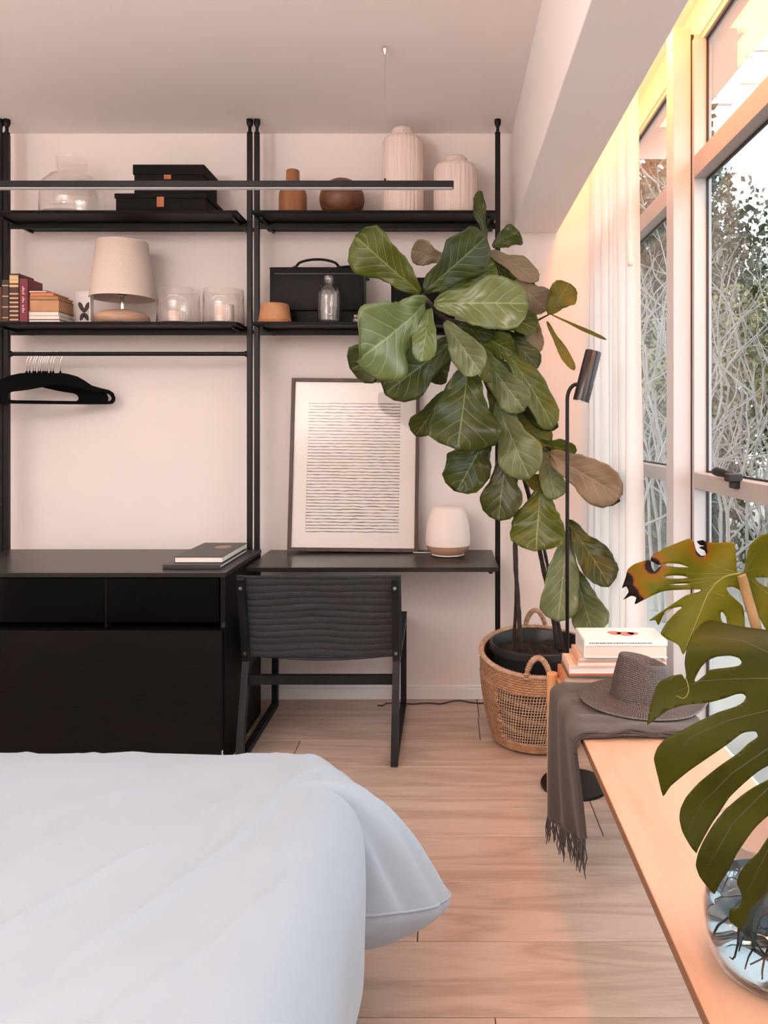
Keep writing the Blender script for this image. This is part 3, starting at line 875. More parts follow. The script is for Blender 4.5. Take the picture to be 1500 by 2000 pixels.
fbox((-FW / 2 + fw, -.010, fw + zb), (FW / 2 - fw, -.004, FH - fw)).build('paper', M('print_paper', (.84, .79, .76), .7), t)
ln = MB(); rl = random.Random(3)
zt_, zb_ = .697, .095
for k in range(42):
    zz = zt_ - (zt_ - zb_) * k / 41
    x0, x1 = -.222, .213
    N = 60; pts = []
    ph = rl.random() * 50
    for i in range(N + 1):
        u = i / N
        w_ = .0022 * noise.noise((u * 9 + ph, k * .4, 0)) + .0014 * noise.noise((u * 26 + ph, k, 3))
        th = .0011 + .0009 * noise.noise((u * 14, k * 3.1 + ph, 7)) + .0004
        pts.append((x0 + (x1 - x0) * u, zz + w_, max(.0004, th)))
    vs = []; fs = []
    for px_, pz_, th in pts:
        vs += [MT @ Vector((px_, -.0106, pz_ - th)), MT @ Vector((px_, -.0106, pz_ + th))]
    for i in range(N): fs.append((2 * i, 2 * i + 2, 2 * i + 3, 2 * i + 1))
    ln.add(vs, fs)
ln.box((-.2225, -.0106, zb_), (-.2219, -.0102, zt_ * .6), 0, 1, MT)
o = ln.build('printed_lines', M('print_ink', (.03, .025, .025), .8), t)
fbox((-FW / 2 + fw, -.016, fw + zb), (FW / 2 - fw, -.0145, FH - fw)).build('glazing', glass('picture_glass', (.985, .98, .975), .8), t)

# aroma lamp on the desk
x, y, z = wx(875, 3.50), 3.50, DZ
t = thing('aroma_lamp', (x, y, z), 'rounded white lamp with a light wood base on the right of the desk', 'lamp')
MB().lathe([(0, z + .002), (.058, z), (.075, z + .004), (.070, z + .008), (0, z + .008)], (x, y), 40).build('foot', m_white, t, smooth=True, angle=40)
MB().lathe([(0, z + .008), (.068, z + .008), (.090, z + .024), (.1005, z + .048), (.0995, z + .0485), (0, z + .0485)], (x, y), 48).build('wood_base', wood('pale_wood_base', (.46, .24, .14), (.60, .36, .24), 'X', 6, .5), t, smooth=True, angle=50)
MB().lathe([(0, z + .049), (.1005, z + .049), (.1018, z + .075), (.097, z + .13), (.086, z + .18), (.074, z + .212), (.066, z + .221), (.055, z + .224), (0, z + .224)], (x, y), 56).build('globe', M('opal_globe', (.86, .76, .70), .55), t, smooth=True, angle=60)
MB().tube([(x - .06, y + .04, z + .006), (x - .12, y + .05, z + .004), (x - .16, y + .06, z + .003), (x - .18, y + .12, z + .003)], .002, 6).build('cable', m_white, t, smooth=True)

# loose cable on the floor
pts = []
for k in range(40):
    u = k / 39
    pts.append((wx(738 + (950 - 738) * u, 3.6), 3.60 - .012 * math.sin(u * 6) + .02 * noise.noise((u * 6, 1, 2)) - .03 * (u < .06), .0035 + .004 * max(0, math.sin(u * 11))))
setp(MB().tube(pts, .003, 6).build('power_cable', m_gasket, smooth=True, loc=(wx(840, 3.6), 3.6, 0)), 'thin black cable lying along the baseboard beside the basket', 'cable')

# ------------------------------------------------------------------ chair
t = thing('sling_chair', (-.492, 3.25, 0), 'black wooden lounge chair with a charcoal quilted sling back, facing the desk', 'chair')
CL, CR = -.789, -.195
for sx, xx in ((-1, CL), (1, CR)):
    MB().bar([(xx, 2.935, 0), (xx, 3.05, .37), (xx, 2.965, .712)], .027, .036).build('rear_leg', m_chair, t)
    MB().bar([(xx, 2.945, .0135), (xx, 3.57, .0135)], .026, .027).build('runner', m_chair, t)
    xo = xx + sx * .001
    MB().bar([(xo, 3.56, 0), (xo, 3.575, .415)], .026, .032).build('front_leg', m_chair, t)
    MB().bar([(xx, 3.05, .355), (xx, 3.585, .405)], .026, .035).build('seat_rail', m_chair, t)
MB().bar([(CL, 3.033, .30), (CR, 3.033, .30)], .022, .036, side=(0, 1, 0)).build('stretcher', m_chair, t)
MB().bar([(CL, 3.575, .385), (CR, 3.575, .385)], .022, .034, side=(0, 1, 0)).build('front_stretcher', m_chair, t)
m_canvas = M('charcoal_canvas', (0.026, 0.027, 0.030), .9, var=.22, vscale=160, bump=.35, bscale=350)
def back_fn(u, v):
    w = math.sin(PI * u)
    zt, zb = .715, .385
    z = zb + (zt - zb) * v
    z += -.012 * w * (1 - v) + .006 * (abs(u - .5) * 2) ** 4 * v
    # post line in y
    yp = 2.965 + (3.045 - 2.965) * (1 - v) + .018
    yb = yp + .035 * w * (.5 + .5 * math.sin(PI * v)) 
    q = abs(math.sin(PI * (v * 12.5 + .4 * noise.noise((u * 3, v * 2, 0)))))
    yb += -.0055 * q ** .6 * min(1, w * 6) + .006 * noise.noise((u * 7, v * 9, 1))
    return Vector((CL - .022 + (CR - CL + .044) * u, yb, z))
MB().grid(back_fn, 70, 110).build('sling_back', m_canvas, t, smooth=True, sol=.007)
def seat_fn(u, v):
    w = math.sin(PI * u)
    y = 3.07 + (3.575 - 3.07) * v
    z = .386 + .05 * v - .045 * w * math.sin(PI * min(1, .15 + v * .85))
    q = abs(math.sin(PI * v * 14))
    return Vector((CL - .016 + (CR - CL + .032) * u, y, z + .004 * q))
MB().grid(seat_fn, 30, 70).build('sling_seat', m_canvas, t, smooth=True, sol=.007)
for xx in (CL, CR):
    for zz in (.675, .405):
        f = (.712 - zz) / (.712 - .37)
        yy = 2.965 + .085 * f - .0185
        MB().tube([(xx, yy + .004, zz), (xx, yy - .003, zz)], .0068, 14).build('screw', m_chrome, t)
for xx, sx in ((CL, 1), (CR, -1)):
    MB().bar([(xx + sx * .042, 3.0, .69), (xx + sx * .042, 3.068, .40)], .002, .003).build('seam', m_gasket, t)

# ------------------------------------------------------------------ bed
t = thing('bed', (-1.25, .6, 0), 'low double bed mostly covered by the white duvet', 'bed')
MB().box((-2.3, -.35, .10), (-.34, 1.58, .26), .01).build('base', M('bed_base', (.45, .42, .40), .8), t)
MB().box((-2.28, -.33, .262), (-.36, 1.56, .47), .05, 3).build('mattress', M('mattress', (.75, .75, .76), .9), t, smooth=True)
for xx in (-2.22, -.42):
    for yy in (-.25, 1.38):
        MB().lathe([(0, 0), (.025, 0), (.03, .10), (0, .10)], (xx, yy), 14).build('leg', m_black_wood, t)

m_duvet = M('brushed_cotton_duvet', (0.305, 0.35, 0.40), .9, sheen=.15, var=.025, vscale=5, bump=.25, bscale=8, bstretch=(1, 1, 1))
CXc, CYc, ZT = -.325, 1.565, .565
def lerp_tab(tab, x):
    if x <= tab[0][0]: return tab[0][1]
    for (a, p), (b, q) in zip(tab[:-1], tab[1:]):
        if x <= b:
            u = (x - a) / (b - a); u = u * u * (3 - 2 * u)
            return p + (q - p) * u
    return tab[-1][1]
prof_side = [(0, 0), (.05, .002), (.10, .018), (.14, .06), (.16, .12), (.165, .2), (.160, .3), (.150, .40), (.11, .44), (.04, .44)]
prof_cor = [(0, 0), (.07, .006), (.15, .035), (.22, .095), (.28, .17), (.33, .25), (.365, .31), (.378, .335), (.37, .362), (.31, .385), (.20, .395), (.10, .37)]
prof_end = [(0, 0), (.10, .003), (.18, .018), (.245, .05), (.28, .11), (.29, .2), (.285, .3), (.27, .40), (.22, .44), (.14, .44)]
def prof_at(pr, t):
    k = t * (len(pr) - 1); i = min(int(k), len(pr) - 2); f = k - i
    def cr(a, b, c, d):
        return .5 * ((2 * b) + (-a + c) * f + (2 * a - 5 * b + 4 * c - d) * f * f + (-a + 3 * b - 3 * c + d) * f ** 3)
    g = lambda j: pr[max(0, min(len(pr) - 1, j))]
    return (cr(g(i - 1)[0], g(i)[0], g(i + 1)[0], g(i + 2)[0]), cr(g(i - 1)[1], g(i)[1], g(i + 1)[1], g(i + 2)[1]))
def sst(x, a, b):
    x = min(1, max(0, (x - a) / (b - a)))
    return x * x * (3 - 2 * x)
NS, NC, NE = 90, 100, 90
peri = []
for i in range(NS): peri.append((Vector((CXc, -.4 + (CYc + .4) * i / NS)), 0.0))
for i in range(NC): peri.append((Vector((CXc, CYc)), PI / 2 * i / NC))
for i in range(NE + 1): peri.append((Vector((CXc - 2.0 * i / NE, CYc)), PI / 2))
NT, ND = 60, 44
cen = lambda b: Vector((min(b.x, -.30) * .25 - 1.0, b.y * .25 + .2))
vs = []
for j in range(NT + ND + 1):
    for k, (bp_, th) in enumerate(peri):
        if j <= NT:
            u = j / NT
            c = cen(bp_)
            p = c + (bp_ - c) * u
            z = ZT + .012 * math.sin(u * PI) * .5
            nx = nz = 0; dr = 0
            pos = Vector((p.x, p.y, z))
        else:
            u = (j - NT) / ND
            deg = math.degrees(th)
            ws = min(1, max(0, (8.0 - deg) / 6.0)); ws = ws * ws * (3 - 2 * ws)
            kc = min(1, max(0, (deg - 5) / 24)); kc = kc * kc * (3 - 2 * kc)
            we = max(0, (deg - 45) / 45); we = we * we * (3 - 2 * we)
            wc = max(0, 1 - ws - we)
            h1, d1 = prof_at(prof_side, u); h2, d2 = prof_at(prof_cor, u); h3, d3 = prof_at(prof_end, u)
            h2 *= .52 + .48 * kc; d2 *= .84 + .16 * kc
            h = h1 * ws + h2 * wc + h3 * we; dr = d1 * ws + d2 * wc + d3 * we
            crease = math.exp(-((deg - 5.0) / 3.0) ** 2) * .040 + math.exp(-((deg - 15) / 2.6) ** 2) * .018 + .016 * math.exp(-((deg - 24) / 2.0) ** 2) - .006 * math.exp(-((deg - 30) / 2.0) ** 2) + .014 * math.exp(-((deg - 38) / 4) ** 2)
            if k > NS and k < NS + NC: h -= crease * sst(dr, .04, .24) * (1 if u < .8 else .4)
            rip = .010 * noise.noise((k * .13, u * 2.2, 4)) * min(1, dr * 6)
            if k < NS: rip += .012 * noise.noise((bp_.y * 5, u * 1.4, 9)) * min(1, dr * 5)
            h += rip
            pos = Vector((bp_.x + math.cos(th) * h, bp_.y + math.sin(th) * h, ZT - dr))
        # soft creases across the top, running away from the window side towards the lower left
        topw = 1.0 if j <= NT else max(0, 1 - dr * 5)
        a = R(33)
        s1 = (pos.x * math.cos(a) - pos.y * math.sin(a)); s2 = (pos.x * math.sin(a) + pos.y * math.cos(a))
        wv = abs(noise.noise((s1 * 3.6, s2 * .8, 0)))
        wv2 = abs(noise.noise((s1 * 7.0 + 5, s2 * 1.5, 3)))
        pos.z += topw * (.016 * (1 - min(1, wv * 7)) ** 2 * .20 + .005 * (1 - min(1, wv2 * 7)) ** 2 + .012 * noise.noise((pos.x * 1.7, pos.y * 1.7, 8)) + .0035 * noise.noise((s1 * 9, s2 * 4, 2)) + .0016 * noise.noise((pos.x * 26, pos.y * 26, 5)))
        vs.append(pos)
W = len(peri)
fs = []
for j in range(NT + ND):
    for k in range(W - 1):
        fs.append((j * W + k, j * W + k + 1, (j + 1) * W + k + 1, (j + 1) * W + k))
dv = thing('duvet', (-1.25, .6, .5), 'white brushed cotton duvet spread over the bed with one corner hanging out', 'duvet')
MB().add(vs, fs).build('cover', m_duvet, dv, smooth=True)
# piped seam along the hanging hem
jh = NT + int(ND * .655)
hem = [vs[jh * W + k] + Vector((math.cos(peri[k][1]), math.sin(peri[k][1]), 0)) * .001 for k in range(NS + 4, NS + NC)]
MB().tube(hem, .0035, 6).build('hem_seam', m_duvet, dv, smooth=True)

# ------------------------------------------------------------------ bench
BX0, BX1, BZ, BY1, BY0 = .373, .735, .45, 2.64, -.2
t = thing('bench', (.55, 1.3, 0), 'long light beech bench under the window', 'bench')
MB().box((BX0, BY0, BZ - .022), (BX1, BY1, BZ), .002, 2).build('top', m_oak, t)
MB().box((BX0 - .0012, BY0, BZ - .0215), (BX0 - .0002, BY1 - .02, BZ - .002)).build('edge_band', m_oak_edge, t)
for yy in (BY1 - .045, BY0 + .1):
    for xx, zt in ((BX0 - .012, BZ + .016), (BX1 - .03, BZ - .022)):
        MB().lathe([(0, 0), (.015, 0), (.018, .01), (.019, zt - .004), (.016, zt - .0005), (0, zt)], (xx, yy), 24).build('leg', m_oak_leg, t, smooth=True, angle=40)
MB().box((BX0 + .03, BY0 + .1, BZ - .06), (BX0 + .05, BY1 - .06, BZ - .022)).build('apron', m_oak_leg, t)
MB().box((BX1 - .05, BY0 + .1, BZ - .06), (BX1 - .03, BY1 - .06, BZ - .022)).build('apron', m_oak_leg, t)

# books at the far end of the bench
m_pw = M('bright_pages', (.80, .76, .73), .8, var=.06, vscale=40, stretch=(.1, .1, 50))
def bbook(x0, x1, y0, y1, z0, th, mat, lb, pg=None):
    return flat_book(x0, x1, y0, y1, z0, th, mat, lb, pages=pg or m_pw, group='books piled on the bench', spine='left')
z = BZ + .0005
m_wcov = cover('white_cover', (.82, .80, .78), .35)
bbook(.385, .70, 2.49, 2.63, z, .034, cover('salmon_spine', (.62, .26, .13), .5), 'lowest bench book with an orange spine', M('peach_pages', (.70, .50, .40), .8)); z += .0345
bbook(.396, .71, 2.48, 2.63, z, .007, cover('green_cover', (.06, .20, .11), .4), 'thin green covered booklet low in the bench pile'); z += .0073
tb = bbook(.398, .72, 2.475, 2.63, z, .006, cover('red_cover', (.55, .12, .10), .4), 'thin red edged booklet lying on the green one in the bench pile'); z += .0063
tb = bbook(.400, .705, 2.478, 2.63, z, .022, cover('white_pink_spine', (.80, .62, .52), .4), 'white paperback with a peach spine in the middle of the bench pile'); z += .0224
bbook(.425, .715, 2.48, 2.63, z, .016, cover('peach_spine', (.72, .42, .28), .4), 'thin paperback with a peach spine under the thick bench book'); z += .0163
bbook(.432, .70, 2.485, 2.63, z, .014, cover('pale_pink_spine', (.74, .50, .38), .4), 'second book from the top of the bench pile with a pinkish spine'); z += .0143
tb = bbook(.447, .715, 2.47, 2.635, z, .055, m_wcov, 'thick white hardback with a red oval, topmost on the bench pile', M('cream_pages', (.74, .62, .54), .8, var=.05, vscale=40, stretch=(.1, .1, 50)))
zt = z + .055
rd = MB()
for (cx, cy, ax, ay) in ((.565, 2.565, .022, .024), (.60, 2.555, .028, .026), (.625, 2.56, .018, .018)):
    pts = [(cx + ax * math.cos(2 * PI * k / 24) * (1 + .15 * math.sin(3 * 2 * PI * k / 24)), cy + ay * math.sin(2 * PI * k / 24)) for k in range(24)]
    rd.prism(pts, zt - .0002, zt + .0004)
rd.build('cover_print', M('red_print', (.60, .16, .12), .5), tb)
tx = MB(); rt = random.Random(9); xx = .462
while xx < .66:
    w_ = .003 + rt.random() * .006
    tx.box((xx, 2.4692, zt - .0085), (xx + w_, 2.4702, zt - .0055)); xx += w_ + .0018
MB().box((.447, 2.4698, zt - .016), (.714, 2.472, zt - .0022)).build('dust_jacket', m_wcov, tb)
tx.build('jacket_lettering', M('grey_ink', (.12, .10, .10), .6), tb)

# throw over the bench edge
m_throw = M('taupe_wool', (0.060, 0.047, 0.041), .95, sheen=.15, var=.10, vscale=60, bump=.3, bscale=300)
def throw_fn(u, v, off=0.0, yw=1.0):
    # u along y (0 far, 1 near) ; v from the right end on the bench over the edge and down
    La, Lb = .335, .320
    s = v * (La + .05 + Lb)
    y = 2.475 - (.405 * u) * yw
    yn = noise.noise((u * 4, v * 2.2, 2)) * .012
    lift = .006 + off
    fold = .5 * (1 + math.sin(u * 15 + 1.2 * math.sin(v * 3)))
    if s < La:
        x = .715 - s; z = BZ + lift + .010 * max(0, noise.noise((u * 6, s * 7, 5)))
        k = 0
    elif s < La + .05:
        a = (s - La) / .05 * PI / 2
        r_ = .024
        x = .715 - La - math.sin(a) * r_ * 1.1; z = BZ + lift - r_ + math.cos(a) * r_
        k = a / (PI / 2)
    else:
        d = s - La - .05
        k = 1
        x = .715 - La - .0264 + d * (-.10 + .25 * u); z = BZ + lift - .024 - d * (1 - .07 * u)
        # gathers towards the bottom
        y = y + (2.16 - y) * .50 * min(1, d / .3)
    x -= k * (.012 * fold + off * .6) * min(1, .3 + v)
    z += (1 - k) * .004 * fold
    return Vector((x, y + yn, z))
t = thing('throw_blanket', (.45, 2.28, BZ), 'taupe wool throw draped over the edge of the bench under the hat', 'blanket')
MB().grid(lambda u, v: throw_fn(u, v, 0.010), 70, 110).build('upper_layer', m_throw, t, smooth=True, sol=.004)
def under_fn(u, v):
    p = throw_fn(u * .96 + .045, v * .96, 0.002)
    p.y -= .004
    return p
MB().grid(under_fn, 50, 80).build('under_layer', m_throw, t, smooth=True, sol=.004)
def edge_fn(k):
    pts = []
    for i in range(60):
        v = i / 59 * .60
        p = throw_fn(1.0, v, .004 + .005 * k)
        pts.append(p + Vector((0, -.004 - .003 * math.sin(i * .5 + k), .002 * math.sin(i * .35 + k * 2))))
    return pts
for k in range(3):
    MB().tube(edge_fn(k), .0035, 6).build('folded_hem', m_throw, t, smooth=True)
fr = MB(); rf = random.Random(4)
for i in range(34):
    u = (i + .5) / 34
    for layer in (0, 1):
        p = throw_fn(u, 1.0, .010 if layer == 0 else .002) if layer == 0 else under_fn(u * .98, 1.0)
        q = p.copy(); pts = [q.copy()]
        L = .055 + rf.random() * .045
        for s in range(5):
            q = q + Vector((rf.uniform(-.004, .004), rf.uniform(-.005, .005), -L / 5))
            q.z = max(q.z, .004)
            pts.append(q.copy())
        if len({round(a.z, 4) for a in pts}) == len(pts):
            fr.tube(pts, [.0022, .002, .0026, .0018, .0022, .001], 5)
fr.build('fringe', m_throw, t, smooth=True)

# straw hat
m_straw = bpy.data.materials.new('grey_black_straw'); m_straw.use_nodes = True
nt = m_straw.node_tree; b = nt.nodes['Principled BSDF']; b.inputs['Roughness'].default_value = .7
uvn = nt.nodes.new('ShaderNodeUVMap')
mp = nt.nodes.new('ShaderNodeMapping'); mp.inputs['Scale'].default_value = (190, 84, 1); nt.links.new(uvn.outputs[0], mp.inputs[0])
ck = nt.nodes.new('ShaderNodeTexChecker'); ck.inputs['Scale'].default_value = 1.0
ck.inputs['Color1'].default_value = (.006, .005, .005, 1); ck.inputs['Color2'].default_value = (.20, .165, .155, 1)
rotm = nt.nodes.new('ShaderNodeMapping'); rotm.inputs['Rotation'].default_value = (0, 0, R(45)); nt.links.new(mp.outputs[0], rotm.inputs[0])
nt.links.new(rotm.outputs[0], ck.inputs['Vector'])
nz = nt.nodes.new('ShaderNodeTexNoise'); nz.inputs['Scale'].default_value = 260; tc = nt.nodes.new('ShaderNodeTexCoord'); nt.links.new(tc.outputs['Object'], nz.inputs['Vector'])
mxh = nt.nodes.new('ShaderNodeMix'); mxh.data_type = 'RGBA'; nzm = nt.nodes.new('ShaderNodeMath'); nzm.operation = 'MULTIPLY_ADD'; nzm.inputs[1].default_value = 2.2; nzm.inputs[2].default_value = -.75; nzm.use_clamp = True; nt.links.new(nz.outputs['Fac'], nzm.inputs[0]); nt.links.new(nzm.outputs[0], mxh.inputs['Factor']); nt.links.new(ck.outputs[0], mxh.inputs['A']); mxh.inputs['B'].default_value = (.018, .015, .015, 1)
nt.links.new(mxh.outputs['Result'], b.inputs['Base Color'])
bp = nt.nodes.new('ShaderNodeBump'); bp.inputs['Strength'].default_value = .6; bp.inputs['Distance'].default_value = .003
nt.links.new(ck.outputs['Fac'], bp.inputs['Height']); nt.links.new(bp.outputs[0], b.inputs['Normal'])
HC = Vector((.592, 2.30, BZ + .024))
t = thing('straw_hat', HC, 'grey and black woven straw fedora lying on the taupe throw', 'hat')
def hat_fn(u, v):
    a = 2 * PI * u
    ca, sa = math.cos(a), math.sin(a)
    if v < .42:      # brim, outside in
        f = v / .42
        r = .186 - (.186 - .098) * f
        ey = .88
        z = .010 * (1 - f) * math.cos(a + .5) - .004 + .016 * f * f + .010 * (1 - f) * math.cos(2 * a)
        z = max(z, -.001) + .003 + .014 * (1 - f) ** 1.5 * (.6 - .4 * math.cos(a - R(-70)))
        return HC + Vector((r * ca, r * sa * ey, z))
    f = (v - .42) / .58
    if f < .62:      # crown side
        g = f / .62
        r = .098 - .020 * g - .008 * g * g
        z = .016 + .122 * g - .030 * g * (.5 + .5 * ca)
        pinch = 1 - .30 * g ** 1.5 * math.exp(-((((a - R(222) + PI) % (2 * PI)) - PI) / .55) ** 2) - .12 * g * math.exp(-((((a - R(40) + PI) % (2 * PI)) - PI) / .8) ** 2)
        return HC + Vector((r * ca * pinch, r * sa * .9 * pinch, z))
    g = (f - .62) / .38
    g = min(1.0, max(0.0, g)); r = .070 * (1 - g) ** .8
    ztop = .138 - .030 * (.5 + .5 * ca); pinch = 1 - .30 * (1 - g) * math.exp(-((((a - R(222) + PI) % (2 * PI)) - PI) / .55) ** 2) - .12 * (1 - g) * math.exp(-((((a - R(40) + PI) % (2 * PI)) - PI) / .8) ** 2)
    dent = -.030 * math.sin(min(1, g * 1.1) * PI / 2) ** 1.5 + .010 * math.sin(g * PI) 
    z = ztop * (1 - g) + .123 * g + dent * .9
    return HC + Vector((r * ca * pinch, r * sa * .9 * pinch, z))
mbh = MB().grid(hat_fn, 96, 60)
mbh.build('woven_body', m_straw, t, smooth=True, sol=.003)
MB().tube([hat_fn(k / 96, .0) + Vector((0, 0, -.001)) for k in range(97)], .0022, 6).build('brim_edge', m_straw, t, smooth=True)

# ------------------------------------------------------------------ floor lamp
x, y = wx(1108, 2.775), 2.775
LXc = wx(1122, 2.775)
t = thing('reading_floor_lamp', (LXc, y, 0), 'slim black reading floor lamp with a cylindrical head and round base', 'lamp')
MB().lathe([(0, 0), (.120, 0), (.122, .004), (.120, .011), (.02, .014), (0, .014)], (LXc, y), 56).build('base', m_black_metal, t, smooth=True, angle=35)
pts = [(x, y, .012), (x, y, 1.0), (x, y, 1.395)]
for k in range(1, 8):
    a = k / 7 * PI / 2
    pts.append((x + .035 * (1 - math.cos(a)), y, 1.395 + .055 * math.sin(a)))
pts.append((x + .055, y, 1.452))
MB().tube(pts, .0068, 12).build('pole', m_black_metal, t, smooth=True)
hd = Vector((wx(1146, y), y - .01, wz(735, y)))
ax = Vector((.042, 0, .165)).normalized()
p0, p1 = hd - ax * .093, hd + ax * .093
def ring_tube(mb, a, b, r): return mb.tube([a, b], r, 32)
MB().tube([p0 + ax * .004, p0, p0 + ax * .001, p1 - ax * .003, p1], [.024, .0285, .0295, .0295, .0275], 36).build('lamp_head', M('black_satin_metal', (.018, .014, .014), .28, spec=.6), t, smooth=True, angle=35)
MB().tube([p0 - ax * .001, p0 + ax * .003], .025, 28).build('reflector', m_chrome, t)
MB().tube([p0 - ax * .0025, p0 + ax * .002], .013, 20).build('bulb', m_white, t)

# ------------------------------------------------------------------ basket, pot, fig
BC = Vector((.38, 3.20, 0))
def rim_z(a):   # rim dips at the front handle
    return .365 + .040 * math.sin(a) + .0 * math.cos(a)
t = thing('seagrass_basket', BC, 'open-weave seagrass basket with arched handles holding the fig pot', 'basket')
def br(z):
    f = min(1, max(0, z / .36))
    return .178 + .052 * math.sin(min(1, f * 1.1) * PI / 2)
def bpt(a, f, dr=0.0):
    z = .012 + (rim_z(a) - .012) * f
    r = br(z * .36 / rim_z(a)) + dr
    return BC + Vector((r * math.cos(a), r * math.sin(a), z))
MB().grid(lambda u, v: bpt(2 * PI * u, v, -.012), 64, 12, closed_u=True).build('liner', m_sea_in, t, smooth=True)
MB().lathe([(0, .004), (.17, .004), (.17, .016), (0, .016)], (BC.x, BC.y), 40).build('bottom', m_sea, t)
# dense bands top and bottom: coiled courses
def course(f0, f1, n, name, wob):
    mb = MB(); NA = 150
    for k in range(n):
        f = f0 + (f1 - f0) * (k + .5) / n
        pts = [bpt(2 * PI * i / NA, f, .0025 * math.sin(i * PI * .8 + k * PI) ) for i in range(NA + 1)]
        mb.tube(pts, .0058, 5, caps=False)
    mb.build(name, m_sea, t, smooth=True)
course(.76, .975, 7, 'upper_band', 1)
course(.0, .11, 4, 'lower_band', 1)
pts = [bpt(2 * PI * i / 120, 1.0) for i in range(121)]
rimm = MB().tube(pts, .0095, 8, caps=False)
rimm.build('rim', m_sea_pale, t, smooth=True)
wr = MB()
for i in range(150):
    a = 2 * PI * i / 150
    c = bpt(a, 1.0); rd_ = Vector((math.cos(a), math.sin(a), 0)); tg = Vector((-math.sin(a), math.cos(a), 0))
    wr.tube([c + rd_ * .0105 * math.cos(q) + Vector((0, 0, .0105 * math.sin(q))) + tg * .004 * q / PI for q in [k * PI / 3 for k in range(7)]], .0022, 4, caps=False)
setp(wr.build('rim_binding', m_sea_pale, t, smooth=True), kind='stuff')
# open net: verticals and slanting cords
net = MB()
for i in range(120):
    a = 2 * PI * i / 120
    net.tube([bpt(a + .16 * f, .10 + .67 * f, .001) for f in [k / 7 for k in range(8)]], .0019, 4, caps=False)
for k in range(22):
    f = .13 + .62 * k / 21
    NA = 120
    net.tube([bpt(2 * PI * i / NA, f + .012 * math.sin(i * .21 + k), .002 * (1 if i % 2 else -.6)) for i in range(NA + 1)], .0016, 4, caps=False)
setp(net.build('net_weave', m_sea_pale, t, smooth=True), kind='stuff')
# dense side weave towards the left
dn = MB()
for k in range(36):
    f = .12 + .64 * k / 35
    dn.tube([bpt(PI * .93 + (PI * .29 + .05 * math.sin(k * 1.7)) * (i / 40), f, .003 + .003 * math.sin(i * PI * .9 + k * PI)) for i in range(41)], .0042, 5)
setp(dn.build('dense_weave', m_sea, t, smooth=True), kind='stuff')
for ac, hh in ((-PI * .53, .088), (PI * .47, .085)):
    a0, a1 = ac - .20, ac + .20
    pts = []
    for k in range(17):
        u = k / 16
        p = bpt(a0 + (a1 - a0) * u, .97, .004)
        p.z += hh * math.sin(PI * u) ** .55
        pts.append(p)
    hb = MB().tube(pts, .0095, 8)
    ho = hb.build('handle', m_sea, t, smooth=True)
    wr = MB()
    for k in range(0, 16):
        for e in (0, .5):
            p = pts[k].lerp(pts[k + 1], e); d = (pts[k + 1] - pts[k]).normalized()
            n1 = d.orthogonal().normalized(); n2 = d.cross(n1)
            wr.tube([p + (n1 * math.cos(q) + n2 * math.sin(q)) * .0105 + d * .004 * q / PI for q in [j * PI / 3 for j in range(7)]], .0025, 4, caps=False)
    wr.build('handle_binding', m_sea_pale, ho, smooth=True)

t = thing('plant_pot', (BC.x + .005, BC.y, .02), 'black plastic plant pot set inside the basket', 'pot')
PC = (BC.x + .008, BC.y + .005)
MB().lathe([(0, .02), (.148, .02), (.150, .024), (.188, .365), (.200, .368), (.203, .375), (.203, .400), (.199, .404), (.194, .402), (.186, .375), (.182, .36), (.180, .33), (0, .33)], PC, 72).build('shell', m_pot, t, smooth=True, angle=35)
so = MB()
def soil_fn(u, v):
    a = 2 * PI * u; r = .183 * v
    return Vector((PC[0] + r * math.cos(a), PC[1] + r * math.sin(a), .352 + .016 * noise.noise((r * math.cos(a) * 26, r * math.sin(a) * 26, 1)) + .010 * noise.noise((r * math.cos(a) * 70, r * math.sin(a) * 70, 5)) * (v < .99)))
MB().grid(soil_fn, 72, 26, closed_u=True).build('soil', m_soil, t, smooth=True)

fig = thing('fiddle_leaf_fig', (PC[0], PC[1], .35), 'tall fiddle leaf fig with large glossy leaves growing in the black pot', 'plant')
def stem(pts, rads, name='stem'):
    P3 = [P(a, b, c) for a, b, c in pts]
    # Catmull-Rom refine
    out = []; ro = []
    n = len(P3)
    for i in range(n - 1):
        p0, p1, p2, p3 = P3[max(0, i - 1)], P3[i], P3[i + 1], P3[min(n - 1, i + 2)]
        for k in range(6):
            f = k / 6
            out.append(.5 * ((2 * p1) + (-p0 + p2) * f + (2 * p0 - 5 * p1 + 4 * p2 - p3) * f * f + (-p0 + 3 * p1 - 3 * p2 + p3) * f ** 3))
            ro.append(rads[0] + (rads[1] - rads[0]) * (i + f) / (n - 1))
            ro[-1] *= 1 + .12 * math.sin(len(out) * 2.4)
    out.append(P3[-1]); ro.append(rads[1])
    MB().tube(out, ro, 8).build(name, m_stem, fig, smooth=True)
stem([(1018, 1272, 3.2), (1012, 1180, 3.2), (1006, 1080, 3.2), (1008, 1000, 3.2), (990, 900, 3.16), (968, 800, 3.1), (940, 725, 3.0)], (.010, .008))
stem([(1003, 1274, 3.22), (1009, 1120, 3.22), (1005, 980, 3.24), (1010, 900, 3.24), (985, 800, 3.22)], (.007, .006))
stem([(1090, 1272, 3.25), (1078, 1190, 3.25), (1055, 1080, 3.22), (1036, 980, 3.2), (1012, 900, 3.16), (978, 830, 3.12), (958, 750, 3.08), (958, 670, 3.04), (930, 640, 3.0), (870, 622, 2.94), (845, 598, 2.90), (824, 575, 2.88)], (.0105, .008))
stem([(1100, 1272, 3.18), (1078, 1150, 3.2), (1060, 1060, 3.2), (1040, 990, 3.2)], (.008, .006))
stem([(958, 680, 3.05), (952, 600, 3.08), (950, 540, 3.1), (956, 485, 3.1)], (.007, .004))
